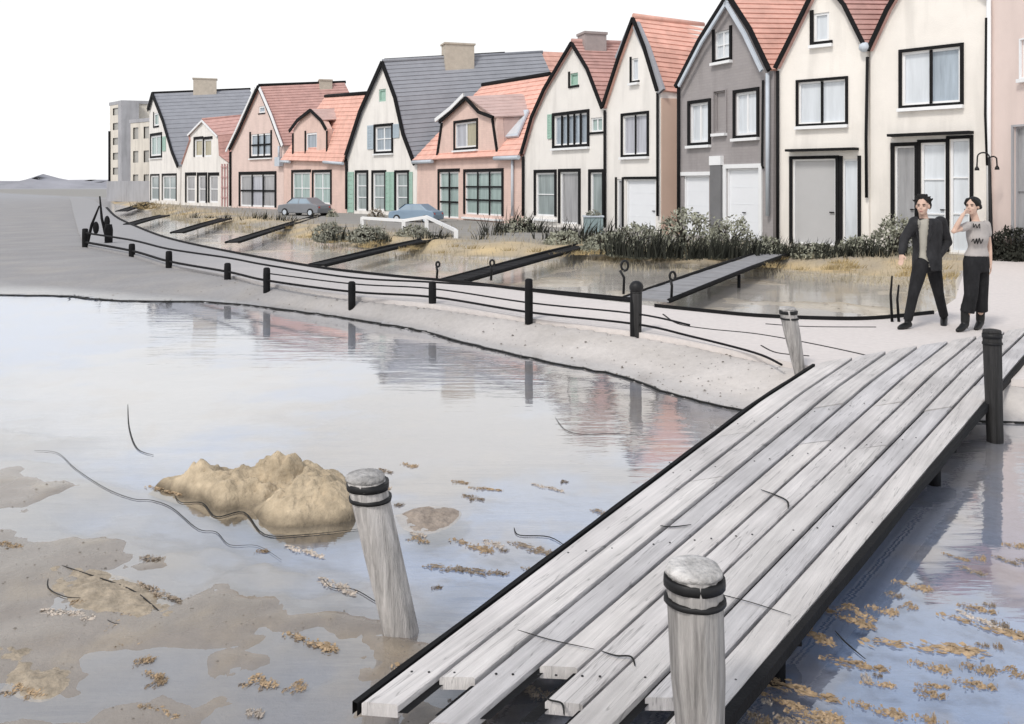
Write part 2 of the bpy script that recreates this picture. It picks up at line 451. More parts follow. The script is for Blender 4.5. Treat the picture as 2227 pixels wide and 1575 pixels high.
# --- dormer houses
def dormer(name, label, bl, br, eave, ridge, YR, dorm, ia, dback, mwall, wins, dwin, groof=M_oran, cap=False):
    h = House(name, label, 'house', bl, br)
    wins(h)
    (el, er) = eave; a, b = h.P(*el), h.P(*er)
    RL, RR = at(*ridge[0], YR[0]), at(*ridge[1], YR[1])
    dl, dr = h.P(*dorm[0]), h.P(*dorm[-1])
    poly = [(bl[0], bl[1]), el] + dorm + [er, (br[0], br[1])]
    dwin(h)
    pts = [h.P(*p) for p in poly]
    ext = Vector((h.d.x, h.d.y, 0))*2.6
    # the front wall carries straight up into the dormer
    h.wall(poly, -h.n*.35, mwall)
    mb = MB()
    EL, ER = h.W(a.x, 0), h.W(b.x, 0)
    bl2 = Vector((RL.x, RL.y, 0)); br2 = Vector((RR.x, RR.y, 0))
    zl, zr = a.y, b.y
    for (p, q, z, Rg) in ((EL, bl2, zl, RL), (ER, br2, zr, RR)):
        mb.quad(p - h.n*.36, q, Vector((q.x, q.y, Rg.z - .15)), Vector((p.x, p.y, z - .15)) - h.n*.36)
    mb.quad(bl2, br2, Vector((br2.x, br2.y, RR.z - .15)), Vector((bl2.x, bl2.y, RL.z - .15)))
    mb.build('side_wall', mwall, h.root)
    h.roof(RL, RR, h.W(a.x, a.y, .25), h.W(b.x, b.y, .25), groof, 16)
    rc = MB(); rc.tube([RL + Vector((0, 0, .08)), RR + Vector((0, 0, .08))], .13, 8); rc.build('ridge_cap', M_black, h.root)
    # dormer roof and cheek
    apx = h.P(*dorm[ia]); A = h.W(apx.x, apx.y, .12); A2 = h.W(apx.x, apx.y)
    k = (dback[0] - U0)/FL; L = (k*A.y - A.x)/(h.d.x - k*h.d.y); Bk = A + h.d*L
    Bk.z = A.z + .5*(CH - (dback[1] - V0)/FL*Bk.y - A.z)
    e = Bk - A
    for q in (ia - 1, ia + 1):
        p = h.P(*dorm[q]); E = h.W(p.x, p.y, .12)
        h.roof(A, Bk, E, E + e, M_brown, 7, 'dormer_roof', step=.015)
    for j, q in enumerate((0, len(dorm) - 1)):
        p0 = h.P(*dorm[q]); p1 = h.P(*dorm[1 if q == 0 else q - 1])
        mb = MB(); mb.prism([h.W(p0.x, p0.y, -.36), h.W(p1.x, p1.y, -.36), h.W(p1.x, p1.y, -.36) + e*.85, h.W(p0.x, p0.y, -.36) + e*.85], h.f*(-.06 if j else .06))
        mb.build('dormer_cheek', M_brown, h.root)
    # gutter
    for (p, q) in ((el, dorm[0]), (dorm[-1], er)):
        P0, P1 = h.P(*p), h.P(*q)
        mb = MB(); mb.tube([h.W(P0.x, P0.y - .08, .27), h.W(P1.x, P1.y - .08, .27)], .10, 8); mb.build('gutter', M_lead, h.root)
    h.RL, h.RR, h.a, h.b = RL, RR, a, b
    return h

def w4(h):
    h.opening(637, 375, 674, 444, G_teal, nx=2, ny=2, cas=5, sides='lt', sill=False)
    h.opening(682, 375, 719, 444, G_teal, nx=2, ny=2, cas=5, sides='lrt', sill=False)
h = dormer('dormer_house', 'pink house with a rounded white framed dormer and small orange roof, behind the grey car',
       (618, 457.5), (754, 465), ((618, 349), (754, 353)), ((708, 212), (808, 205)), (61.5, 53.5),
       [(638, 350), (638, 283), (652, 262), (680, 239), (703, 262), (712, 280), (712, 350)], 3, (775, 228), M_pink, w4,
       lambda h: h.opening(666, 289, 689, 334, G_blue, cas=5, sides='lb', wf=4))
h.strip([(634, 286), (652, 262), (680, 240)], 7, M_black, o0=.14, o1=.22); h.strip([(680, 240), (703, 262), (714, 282)], 7, M_black, o0=.14, o1=.22)
h.strip([(712, 285), (712, 345)], 5, M_black, 'corner_board', .01, .07); h.strip([(638, 290), (638, 335)], 5, M_black, 'corner_board', .01, .07)

# --- 5 big cream house, long slate roof
def w5(h):
    h.opening(824, 194, 839, 221, M_green, cas=0, sill=False, frame=M_green)
    h.opening(817, 275, 852, 329, G_blue, nx=2, ny=2, cas=5, sides='lrtb')
    h.shutter(800, 273, 813, 325, M_bluesh); h.shutter(856, 270, 869, 300, M_bluesh)
    for (a, b) in ((776, 798), (812, 837), (862, 887)):
        h.opening(a, 376, b, 458, G_dteal, ny=3, cas=5, sides='lrt', mull=0, sill=False)
    h.shutter(757, 374, 770, 462, M_green); h.shutter(840, 374, 849, 458, M_green); h.shutter(850, 374, 858, 458, M_green); h.shutter(891, 374, 898, 456, M_green)
h = gable('gabled_house', 'tall cream gabled house with a long slate roof, wide chimney and green shuttered doors',
      (755, 465), (905, 472), [(755, 465), (755, 345), (788, 243), (836, 136), (864, 212), (882, 292), (907, 358), (905, 472)], 3, (1180, 110), M_cream, M_slate, wins=w5, rows=26, bw=8, k=.85)
h.chimney(h.A, h.B, .36, .54, h.A.z + 1.2, 1.0, M_brick, 1.2)
h.pipe([(756, 350), (756, 455)], 6)
rt = MB(); rt.tube([h.A + Vector((0, 0, .17)), h.A.lerp(h.B, .75) + Vector((0, 0, .17))], .07, 6); rt.build('ridge_rail', M_black, h.root)

# --- 6 pink house with dormer
def w6(h):
    h.opening(956, 374, 997, 474, G_teal, nx=2, ny=3, cas=6, sides='lt', mull=5, sill=False)
    h.opening(1012, 374, 1092, 468, G_teal, nx=3, ny=3, cas=6, sides='lrt', mull=5)
h = dormer('dormer_house', 'pink house with a large gabled dormer, orange tiled roof and pale skylight',
       (907, 472), (1139, 490), ((907, 350), (1139, 339)), ((1050, 188), (1196, 165)), (50.5, 44.0),
       [(950, 348), (962, 265), (1020, 211), (1080, 256), (1086, 341)], 2, (1135, 196), M_pink, w6,
       lambda h: h.opening(990, 266, 1037, 321, G_pale, nx=2, cas=5, sides='lrtb', panes=[G_lilac, G_ochre]))
h.strip([(957, 268), (990, 242), (1020, 212)], 8, M_white, o0=.24, o1=.30, off=6)
h.strip([(962, 266), (1020, 214)], 7, M_black, o0=.14, o1=.23); h.strip([(1020, 214), (1048, 244), (1080, 256)], 7, M_black, o0=.14, o1=.23)
h.strip([(962, 268), (951, 345)], 7, M_black, 'corner_board', .01, .07); h.strip([(1072, 258), (1084, 341)], 7, M_black, 'corner_board', .01, .07)
# skylight on the front slope
el, er = h.W(h.a.x, h.a.y, .25), h.W(h.b.x, h.b.y, .25)
def onroof(s_, t_): return el.lerp(er, s_).lerp(h.RL.lerp(h.RR, s_), t_)
nr = (er - el).cross(h.RL - el).normalized(); nr = nr if nr.z > 0 else -nr
q = [onroof(.84, .20) + nr*.1, onroof(.95, .20) + nr*.1, onroof(.95, .52) + nr*.1, onroof(.84, .52) + nr*.1]
mb = MB(); mb.prism(q, nr*.1); sk = mb.build('skylight', M_lead, h.root)
c = sum(q, Vector())/4; mb = MB(); mb.quad(*[c + (p - c)*.86 + nr*.105 for p in q]); mb.build('pane', G_pale, sk)
h.pipe([(1118, 345), (1118, 470)], 6, M_lead)

# --- rear house whose roof shows between the slate roof and the next gable
h = House('gabled_house', 'orange roofed house standing behind, its roof showing between slate roof and cream gable', 'house', (1160, 462), (1290, 462))
A = at(1165, 112, 58); B = at(1300, 118, 60); E = at(1190, 260, 56); F = at(1320, 260, 58)
h.roof(A, B, E, F, M_oran, 14)
mb = MB(); dz = Vector((0, 0, 1))
mb.quad(E, F, Vector((F.x, F.y, 0)), Vector((E.x, E.y, 0))); Gk = at(1150, 260, 62); Hk = at(1290, 260, 64)
mb.quad(E, A, Gk, Vector((Gk.x, Gk.y, 0)), Vector((E.x, E.y, 0))); mb.quad(F, B, Hk, Vector((Hk.x, Hk.y, 0)), Vector((F.x, F.y, 0)))
mb.build('wall', M_cream, h.root)
h.roof(A, B, Gk, Hk, M_oran, 8)

# --- 7 cream gable, brown roof
def w7(h):
    h.opening(1240, 159, 1257, 186, M_green, cas=4, sides='lb', sill=False, frame=M_green)
    h.opening(1206, 249, 1278, 315, G_blue, nx=5, ny=1, cas=6, mull=6)
    h.shutter(1192, 249, 1201, 302, M_green)
    h.opening(1285, 256, 1310, 287, G_teal, nx=2, cas=4, sides='b', sill=False)
    h.opening(1166, 376, 1207, 470, G_dteal, nx=1, ny=2, cas=6, sides='lrt')
    h.opening(1219, 374, 1259, 487, G_grey, cas=6, sides='lrt', sill=False)
    h.opening(1285, 375, 1311, 489, G_dteal, cas=6, sides='lrt', sill=False)
h = gable('gabled_house', 'cream house with green attic shutter and wide five light upper window',
      (1140, 490), (1317, 503), [(1140, 490), (1140, 335), (1163, 255), (1190, 195), (1250, 94), (1284, 150), (1317, 236), (1317, 503)], 4, (1365, 98), M_cream, M_red, wins=w7, rows=18, bw=6)
h.chimney(h.A, h.B, .12, .52, h.A.z + .35, .8, M_brickr, .8)
h.pipe([(1141, 340), (1141, 470)], 6)

# --- 8 narrow cream house
def w8(h):
    h.opening(1374, 127, 1388, 176, G_pale, cas=4, sides='lb')
    h.opening(1355, 250, 1408, 336, G_lilac, nx=2, cas=5, mull=4)
    h.opening(1342, 390, 1354, 498, G_grey, cas=4, sides='lr', sill=False)
    h.opening(1362, 390, 1426, 500, M_garage, cas=5, sides='t', leaf=True, name='door', sill=False)
h = gable('gabled_house', 'narrow cream house with grey edged pointed gable and orange roof beside the grey house',
      (1318, 503), (1437, 512), [(1318, 503), (1318, 232), (1352, 128), (1384, 40), (1408, 102), (1437, 198), (1437, 512)], 3, (1530, 62), M_cream, M_oran, wins=w8, rows=16, bw=6)
h.strip([(1390, 50), (1414, 104), (1446, 196)], 20, mat('grey_zinc', C3(.36, .37, .40), .55, .08), 'verge_board', .02, .13, off=-6)
h.strip([(1345, 128), (1378, 48)], 10, MATS['grey_zinc'], 'verge_board', .02, .13, off=0)
h.pipe([(1319, 240), (1319, 495)], 6); h.pipe([(1434, 202), (1434, 470)], 6)
mb = MB(); E = h.W(h.P(1437, 300).x, 0, -.01)
zt = h.P(1440, 200).y
mb.obox(E + Vector((0, 0, zt/2 - .1)) + h.d*1.2 + h.f*.015, h.d*1.2, h.f*.012, (0, 0, zt/2 - .12)); mb.build('side_render', M_peach, h.root)

# --- 9 grey house
def w9(h):
    h.opening(1555, 67, 1588, 128, G_pale, nx=2, ny=2, cas=6, sides='lrb')
    h.opening(1501, 224, 1542, 310, G_pale, cas=6, nx=2, wf=5)
    h.opening(1600, 200, 1647, 294, G_pale, cas=6, nx=2, wf=5)
    h.opening(1554, 198, 1580, 288, M_mauve, cas=2, frame=M_mauve, casm=M_mauve, wf=3, name='blind_window')
    h.opening(1487, 382, 1542, 512, M_garage, cas=7, sides='t', leaf=True, name='garage_door', casm=M_white, sill=False)
    h.opening(1580, 366, 1652, 522, M_garage, cas=8, sides='lrt', leaf=True, name='garage_door', casm=M_white, sill=False)
h = gable('gabled_house', 'dark grey rendered house with two white garage doors and orange roof',
      (1478, 516), (1681, 534), [(1478, 516), (1478, 190), (1530, 88), (1592, -10), (1640, 64), (1683, 154), (1681, 534)], 3, (1860, -8), M_mauve, M_oran, wins=w9, rows=16, bw=8)
h.strip([(1488, 186), (1537, 92), (1594, 2)], 7, M_lead, 'verge_board', .23, .3, off=-4)
h.strip([(1594, 2), (1636, 72), (1674, 152)], 9, M_lead, 'verge_board', .23, .3, off=-5)
h.pipe([(1480, 190), (1480, 505)], 7)
mb = MB(); a0, a1, z0, z1 = h.rect(1550, 360, 1573, 512); mb.obox(h.W((a0+a1)/2, (z0+z1)/2, .06), h.f*((a1-a0)/2), h.n*.06, (0, 0, (z1-z0)/2))
pl = mb.build('pilaster', mat('dark_grey_stone', C3(.18, .18, .185), .8), h.root)
mb = MB(); mb.obox(h.W((a0+a1)/2, z1 + .16, .07), h.f*((a1-a0)/2 + .02), h.n*.07, (0, 0, .15)); mb.build('capital', M_white, pl)
h.pipe([(1676, 160), (1676, 470)], 9, M_lead, .12); h.pipe([(1663, 175), (1661, 360), (1664, 366)], 5, M_black, .07, 'cable_pipe')

# --- 10 cream house with grey double door
def w10(h):
    h.opening(1770, 28, 1803, 90, G_pale, cas=7, sides='lb', wf=5)
    h.opening(1737, 176, 1839, 268, G_pale, nx=2, cas=5, mull=5)
    h.opening(1724, 346, 1818, 532, M_greydoor, cas=6, sides='lrt', name='door', sill=False, leaf=False)
    h.opening(1833, 346, 1866, 532, G_pale, cas=6, sides='lr', sill=False)
h = gable('gabled_house', 'cream house with a tall grey door, beside the dark grey house',
      (1691, 535), (1890, 545), [(1691, 535), (1691, 150), (1730, 72), (1790, -50), (1840, 12), (1884, 100), (1890, 545)], 3, (2010, -50), M_cream2, M_red, wins=w10, rows=16, bw=7)
h.pipe([(1694, 155), (1694, 530)], 7); h.pipe([(1889, 125), (1886, 300), (1887, 430)], 7)
mb = MB(); p = h.P(1884, 104); mb.ell(h.W(p.x, p.y, .14), (.16, .16, .14), 10, 6); mb.build('rain_hopper', M_lead, h.root)
a0, a1, z0, z1 = h.rect(1717, 326, 1868, 332); mb = MB(); mb.obox(h.W((a0+a1)/2, z1, .16), h.f*((a1-a0)/2), h.n*.16, (0, 0, .035)); mb.build('canopy', M_black, h.root)

# --- 11 cream house with glass doors
def w11(h):
    h.opening(1962, 108, 2089, 226, G_pale, nx=2, cas=6, mull=6, panes=[G_pale, G_blue], wf=5)
    h.opening(1946, 318, 1990, 540, G_grey, cas=7, sides='lrt', sill=False, name='door')
    h.opening(2003, 310, 2058, 546, G_pale, cas=6, sides='lrt', ny=3, sill=False, name='door', wf=5)
    h.opening(2066, 302, 2110, 550, G_pale, cas=6, sides='rt', ny=3, sill=False, name='door', wf=5)
h = gable('gabled_house', 'cream house with three tall glass doors, behind the two walking people',
      (1893, 545), (2151, 560), [(1893, 545), (1893, 112), (1935, 22), (2020, -120), (2151, -10), (2151, 560)], 3, (2240, -110), M_cream2, M_red, wins=w11, rows=16, bw=7)
h.pipe([(2148, 40), (2146, 250), (2150, 360)], 6); h.pipe([(2152, 0), (2152, 540)], 10, M_white, .05)
a0, a1, z0, z1 = h.rect(1940, 292, 2118, 299); mb = MB(); mb.obox(h.W((a0+a1)/2, z1, .16), h.f*((a1-a0)/2), h.n*.16, (0, 0, .035)); mb.build('canopy', M_black, h.root)

# --- 12 rosy end building
h = House('town_house', 'rosy beige flat fronted building with a grey doorway at the near end of the row', 'house', (2156, 560), (2480, 592))
h.opening(2222, 78, 2330, 162, G_pale, nx=2, cas=3, casm=M_white, wf=4)
h.opening(2206, 272, 2330, 560, G_grey, nx=2, ny=2, cas=4, casm=M_greyc, frame=M_greyc, sill=False, name='door')
h.wall([(2156, 560), (2156, -120), (2480, -200), (2480, 592)], h.d*6, M_beige)
a, b = h.P(2156, -120), h.P(2480, -200)
h.roof(h.W(a.x, a.y + 1.5) + h.d*3, h.W(b.x, b.y + 1.5) + h.d*3, h.W(a.x, a.y, .2), h.W(b.x, b.y, .2), M_red, 10)

# --- far tower block and its annex
def block(name, label, u0, u1, vt, vb, Y, mw, nfl, nb, deep=8, wu=None):
    p0 = at(u0, vb, Y); p1 = at(u1, vb, Y - 3); zt = at(u0, vt, Y).z
    p0.z = p1.z = 0
    h = House.__new__(House); h.L = p0; h.Rr = p1; h.f = (p1 - p0); h.w = h.f.length; h.f.normalize()
    h.n = Vector((h.f.y, -h.f.x, 0)); h.n = h.n if h.n.y < 0 else -h.n
    h.d = Vector((.95, .31, 0)).normalized(); h.root = thing(name, label, 'building', p0); h.holes = []
    for r_ in range(nfl):
        for c in range(nb):
            a = h.w*(c + .5)/nb; z = zt*(r_ + .6)/(nfl + .3)
            h.holes.append((a - h.w*.25/nb, a + h.w*.25/nb, z, z + zt*.45/nfl))
    pts = [Vector((0, -.1, 0)), Vector((h.w, -.1, 0)), Vector((h.w, zt, 0)), Vector((0, zt, 0))]
    mb = MB(); H = [[Vector((a, c, 0)), Vector((b, c, 0)), Vector((b, e, 0)), Vector((a, e, 0))] for a, b, c, e in h.holes]
    allp = pts + [x for q in H for x in q]
    for t in tessellate_polygon([pts] + H): mb.quad(*[h.W(allp[i].x, allp[i].y) for i in t])
    e = h.d*deep
    for k in range(4): mb.quad(h.W(pts[k].x, pts[k].y), h.W(pts[(k+1) % 4].x, pts[(k+1) % 4].y), h.W(pts[(k+1) % 4].x, pts[(k+1) % 4].y) + e, h.W(pts[k].x, pts[k].y) + e)
    mb.quad(*[h.W(p.x, p.y) + e for p in pts]); w = mb.build('wall', mw, h.root)
    for q in H:
        g = MB(); g.quad(*[h.W(p.x, p.y, -.15) for p in q]); g.build('window', mat('muted_far_glass', C3(.42, .41, .38), .3, .2, .5), h.root)
    g = MB(); g.obox(h.W(h.w/2, zt + .2) + e/2, e/2*1.02, h.f*(h.w/2 + .15), (0, 0, .2)); g.build('parapet', M_greyc, h.root)
    return h
hb = block('tower_block', 'tall narrow tan and grey tower at the far left end of the houses', 239, 266, 230, 432, 112, M_tan, 6, 1, 5)
g = MB(); g.obox(hb.W(hb.w, 6.1) + hb.d*.5 + hb.f*.6, hb.d*1.0, hb.f*.55, (0, 0, 6.1)); g.build('stair_shaft', M_greyc, hb.root)
g = MB(); g.tube([hb.W(.12, .2, .1), hb.W(.12, 8.6, .1)], .16, 6); g.build('downpipe', M_black, hb.root)
block('annex_block', 'lower tan building between the far tower and the first cream house', 284, 330, 268, 436, 100, M_tan, 3, 2, 8)

# ------------------------------------------------------------------ plan of the shore
TOE = [gp(u, v, WZ) for u, v in [(-900, 628), (-400, 634), (0, 642), (150, 645), (260, 655), (470, 658), (600, 672), (730, 690), (860, 710), (950, 730),
       (1080, 764), (1200, 790), (1340, 817), (1460, 858), (1580, 888), (1680, 902), (1850, 911), (2000, 915), (2227, 921), (2700, 932), (3600, 940)]]
LOW = [gp(u, v) for u, v in [(185, 533), (287, 553), (367, 577), (495, 598), (580, 616), (765, 644), (940, 662), (1150, 692), (1380, 722), (1500, 742), (1640, 772),
       (1760, 796), (1900, 811), (2100, 822), (2227, 826), (2700, 838)]]
UPP = [gp(u, v) for u, v in [(176, 428), (205, 436), (226, 450), (250, 470), (300, 492), (370, 519), (520, 551), (690, 582), (840, 600), (1000, 615), (1200, 640),
       (1420, 666), (1650, 689), (1800, 695), (1900, 694), (2030, 682), (2078, 650), (2092, 605), (2104, 572)]]
LOWF = [gp(u, v) for u, v in [(150, 428), (155, 440), (160, 465), (170, 500)]]
PROM = UPP + [gp(2180, 560), gp(2600, 600), gp(3200, 640), gp(3200, 860)] + LOW[::-1] + LOWF[::-1]
BANK = [gp(u, v, WZ) for u, v in [(2088, 612), (1950, 606), (1800, 597), (1600, 582), (1320, 570), (1150, 566), (1000, 561), (870, 552), (740, 540), (640, 520), (560, 503), (420, 482), (330, 463), (280, 450), (240, 444)]]
BASIN = [UPP[k] for k in range(3, len(UPP) - 2)] + BANK
def arr(L): return np.array([(p.x, p.y) for p in L])
def inside(poly, X, Y):
    P = arr(poly); n = len(P); r = np.zeros(X.shape, bool); j = n - 1
    for i in range(n):
        xi, yi = P[i]; xj, yj = P[j]
        c = ((yi > Y) != (yj > Y)) & (X < (xj - xi)*(Y - yi)/((yj - yi) + 1e-12) + xi)
        r ^= c; j = i
    return r
def dist(line, X, Y, closed=False):
    P = arr(line); n = len(P); d = np.full(X.shape, 1e9)
    for i in range(n if closed else n - 1):
        a, b = P[i], P[(i+1) % n]; ab = b - a
        t = np.clip(((X - a[0])*ab[0] + (Y - a[1])*ab[1])/(ab @ ab + 1e-12), 0, 1)
        d = np.minimum(d, np.hypot(X - a[0] - t*ab[0], Y - a[1] - t*ab[1]))
    return d
def sm(x, a, b):
    t = np.clip((x - a)/(b - a), 0, 1); return t*t*(3 - 2*t)
# polar survey grid around the station: fine close by, coarse at the horizon
na, nr_ = 460, 720
ang = np.linspace(R(-62), R(62), na)
rr = 1.2*np.exp(np.linspace(0, math.log(4500/1.2), nr_))
AA, RR = np.meshgrid(ang, rr); X = RR*np.sin(AA); Y = RR*np.cos(AA)
SEA = TOE + [Vector((60, -60, 0)), Vector((-60, -60, 0))]
sea = inside(SEA, X, Y); dT = dist(TOE, X, Y)
prom = inside(PROM, X, Y); dPr = dist(PROM, X, Y, True)
bas = inside(BASIN, X, Y); dB = dist(BASIN, X, Y, True); dBank = dist(BANK, X, Y)
Z = np.full(X.shape, 0.0)
wob = np.vectorize(lambda x, y: noise.fractal(Vector((x*.55, y*.55, 3.1)), 1.0, 2.1, 5))
NZ = wob(X, Y)
NF = np.vectorize(lambda x, y: noise.fractal(Vector((x*2.6, y*2.6, 8.7)), 1.0, 2.1, 4))(X, Y)
near = 1 - sm(RR, 40, 90)
# shore between water line and promenade
land = WZ + .005 + .30*sm(dT, 0, 3.2) + NZ*.02*near
mud = WZ + .02 + .07*sm(dT, 0, 3) + NZ*.02*near
U = U0 + X/Y*FL
tL = sm(U, 60, 330)
shore = mud*(1 - tL) + np.minimum(land, np.maximum(mud, -.03))*tL
# where the promenade is near, climb up to it
k = np.clip(1 - dPr/np.maximum(dPr + dT, 1e-6), 0, 1)
shore2 = WZ + .01 + (-.05 - WZ - .01)*sm(k, 0, 1) + NZ*.015*near
outer = ~sea & ~prom
closeprom = sm(dPr, 6, 0.0)
Zs = shore*(1 - closeprom) + shore2*closeprom
yard = (inside(BANK + [gp(240, 430), Vector((-200, 300, 0)), Vector((400, 300, 0)), gp(2600, 560)], X, Y))
Z = np.where(outer, Zs, Z)
Zy = WZ + .03 + .30*sm(dBank, 0, 1.6) + NZ*.03*near
Zf = np.where(RR > 90, -.05, Zy)
Z = np.where(yard & ~bas & ~prom, Zy, Z)
Z = np.where(bas, WZ - .008 + NZ*.030 + NF*.006, Z)
L0, L1 = gp(0, 965, WZ), gp(1150, 1560, WZ); dv = (L1 - L0).normalized()
side = (X - L0.x)*dv.y - (Y - L0.y)*dv.x
NM = np.vectorize(lambda x, y: noise.fractal(Vector((x*1.1, y*1.5, 21.3)), .9, 2.1, 6))(X, Y)
tan = sm(side + NM*.55, -.75, .45)
bed = WZ - .020 - .10*sm(dT, 0, 2.5)*(1 - tan) + NZ*.010 + NF*.005 + tan*(.021 + NM*.019 + .012*sm(side, .5, 2.6))
Z = np.where(sea, bed, Z)
Z = np.where(prom, -.07, Z)
# colours of the ground
def lin(r, g, b): return np.array(srgb(r, g, b)[:3])
c = np.zeros(X.shape + (3,))
def put(mask, col):
    m = mask[..., None] if mask.dtype != bool else mask[..., None].astype(float)
    c[:] = c*(1 - m) + col*m
put(np.ones(X.shape, bool), lin(150, 148, 148))
V = V0 + (CH - Z)/Y*FL
put(outer*sm(U, 250, 1500)*1.0, lin(203, 197, 192))
put(outer*np.clip(NM*1.6, 0, 1)*.35, lin(170, 163, 155))
put((yard & ~bas).astype(float), lin(150, 147, 142))
put((yard & ~bas)*(1 - sm(dBank, .6, 5.0))*(.55 + .45*np.clip(NZ*2, -1, 1)), lin(205, 182, 140))
put(bas.astype(float), lin(232, 223, 209))
put(bas*np.clip(NZ*2 - .1, 0, 1)*.5, lin(200, 184, 156))
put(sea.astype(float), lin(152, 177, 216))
tan2 = sm(side + NM*.7, -1.5, .5)
put(sea*tan2, lin(151, 140, 128))
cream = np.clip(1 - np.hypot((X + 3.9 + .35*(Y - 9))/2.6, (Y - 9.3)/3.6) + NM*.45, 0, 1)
put(sea*sm(cream, .05, .55)*.8*(1 - tan2), lin(222, 211, 193))  # pale patch imitates the reflected cream houses, painted into the bed colour
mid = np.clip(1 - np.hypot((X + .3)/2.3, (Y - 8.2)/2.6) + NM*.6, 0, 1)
put(sea*sm(mid, .05, .55)*.9*(1 - tan2), lin(160, 143, 126))  # brown patch stands in for gable reflections, painted into the bed colour
put(sea*sm(NF + NM*.6, .12, .5)*.35*(1 - tan2), lin(190, 168, 138))
put(sea*tan*np.clip(-NM*2.2, 0, 1)*.4, lin(140, 140, 146))
put(sea*tan*np.clip(NF*2.5 - .35, 0, 1)*.4, lin(176, 158, 130))
put(sea*(1 - sm(dT, 0, 5.0))*.8*sm(U, 80, 420), lin(196, 189, 182))
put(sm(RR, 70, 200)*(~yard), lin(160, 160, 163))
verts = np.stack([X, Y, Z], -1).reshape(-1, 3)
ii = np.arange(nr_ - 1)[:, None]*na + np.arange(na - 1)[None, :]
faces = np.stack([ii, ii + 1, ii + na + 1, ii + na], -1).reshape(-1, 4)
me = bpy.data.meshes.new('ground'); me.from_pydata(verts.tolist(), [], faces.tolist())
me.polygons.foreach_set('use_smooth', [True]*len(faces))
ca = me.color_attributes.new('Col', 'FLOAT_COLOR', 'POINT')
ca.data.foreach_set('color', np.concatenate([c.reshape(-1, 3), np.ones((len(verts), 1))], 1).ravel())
m = bpy.data.materials.new('tidal_ground'); m.use_nodes = True; nt = m.node_tree; N = nt.nodes; L = nt.links
bs = N['Principled BSDF']; bs.inputs['Roughness'].default_value = .75; bs.inputs['Specular IOR Level'].default_value = .5
vc = N.new('ShaderNodeVertexColor'); vc.layer_name = 'Col'
tc = N.new('ShaderNodeTexCoord')
n1 = N.new('ShaderNodeTexNoise'); n1.inputs['Scale'].default_value = 13; n1.inputs['Detail'].default_value = 12; n1.inputs['Roughness'].default_value = .7
n2 = N.new('ShaderNodeTexNoise'); n2.inputs['Scale'].default_value = .8; n2.inputs['Detail'].default_value = 6
mp = N.new('ShaderNodeMapping'); mp.inputs['Scale'].default_value = (.5, 1.6, 1)
L.new(tc.outputs['Object'], n1.inputs['Vector']); L.new(tc.outputs['Object'], mp.inputs['Vector']); L.new(mp.outputs['Vector'], n2.inputs['Vector'])
ad = N.new('ShaderNodeMath'); ad.operation = 'ADD'; L.new(n1.outputs['Fac'], ad.inputs[0]); L.new(n2.outputs['Fac'], ad.inputs[1])
mr = N.new('ShaderNodeMapRange'); mr.inputs['From Min'].default_value = .7; mr.inputs['From Max'].default_value = 1.3
mr.inputs['To Min'].default_value = .84; mr.inputs['To Max'].default_value = 1.12; L.new(ad.outputs[0], mr.inputs['Value'])
sc = N.new('ShaderNodeVectorMath'); sc.operation = 'SCALE'; L.new(vc.outputs['Color'], sc.inputs[0]); L.new(mr.outputs['Result'], sc.inputs['Scale'])
spz = N.new('ShaderNodeSeparateXYZ'); L.new(tc.outputs['Object'], spz.inputs[0])
wet = N.new('ShaderNodeMapRange'); wet.inputs['From Min'].default_value = WZ + .004; wet.inputs['From Max'].default_value = WZ + .075; wet.inputs['To Min'].default_value = .84; wet.inputs['To Max'].default_value = 1.0
L.new(spz.outputs['Z'], wet.inputs['Value'])
rgh = N.new('ShaderNodeMapRange'); rgh.inputs['From Min'].default_value = WZ + .004; rgh.inputs['From Max'].default_value = WZ + .075; rgh.inputs['To Min'].default_value = .22; rgh.inputs['To Max'].default_value = .8
L.new(spz.outputs['Z'], rgh.inputs['Value']); L.new(rgh.outputs['Result'], bs.inputs['Roughness'])
ct = N.new('ShaderNodeMapRange'); ct.inputs['From Min'].default_value = WZ + .02; ct.inputs['From Max'].default_value = WZ + .06; ct.inputs['To Min'].default_value = .55; ct.inputs['To Max'].default_value = 0
L.new(spz.outputs['Z'], ct.inputs['Value']); L.new(ct.outputs['Result'], bs.inputs['Coat Weight']); bs.inputs['Coat Roughness'].default_value = .14; bs.inputs['Coat IOR'].default_value = 1.6
s2 = N.new('ShaderNodeVectorMath'); s2.operation = 'SCALE'; L.new(sc.outputs['Vector'], s2.inputs[0]); L.new(wet.outputs['Result'], s2.inputs['Scale'])
L.new(s2.outputs['Vector'], bs.inputs['Base Color'])
bp = N.new('ShaderNodeBump'); bp.inputs['Strength'].default_value = .5; bp.inputs['Distance'].default_value = .03
L.new(n1.outputs['Fac'], bp.inputs['Height']); L.new(bp.outputs['Normal'], bs.inputs['Normal'])
me.materials.append(m)
o = bpy.data.objects.new('ground', me); COL.objects.link(o); tag(o, kind='structure')

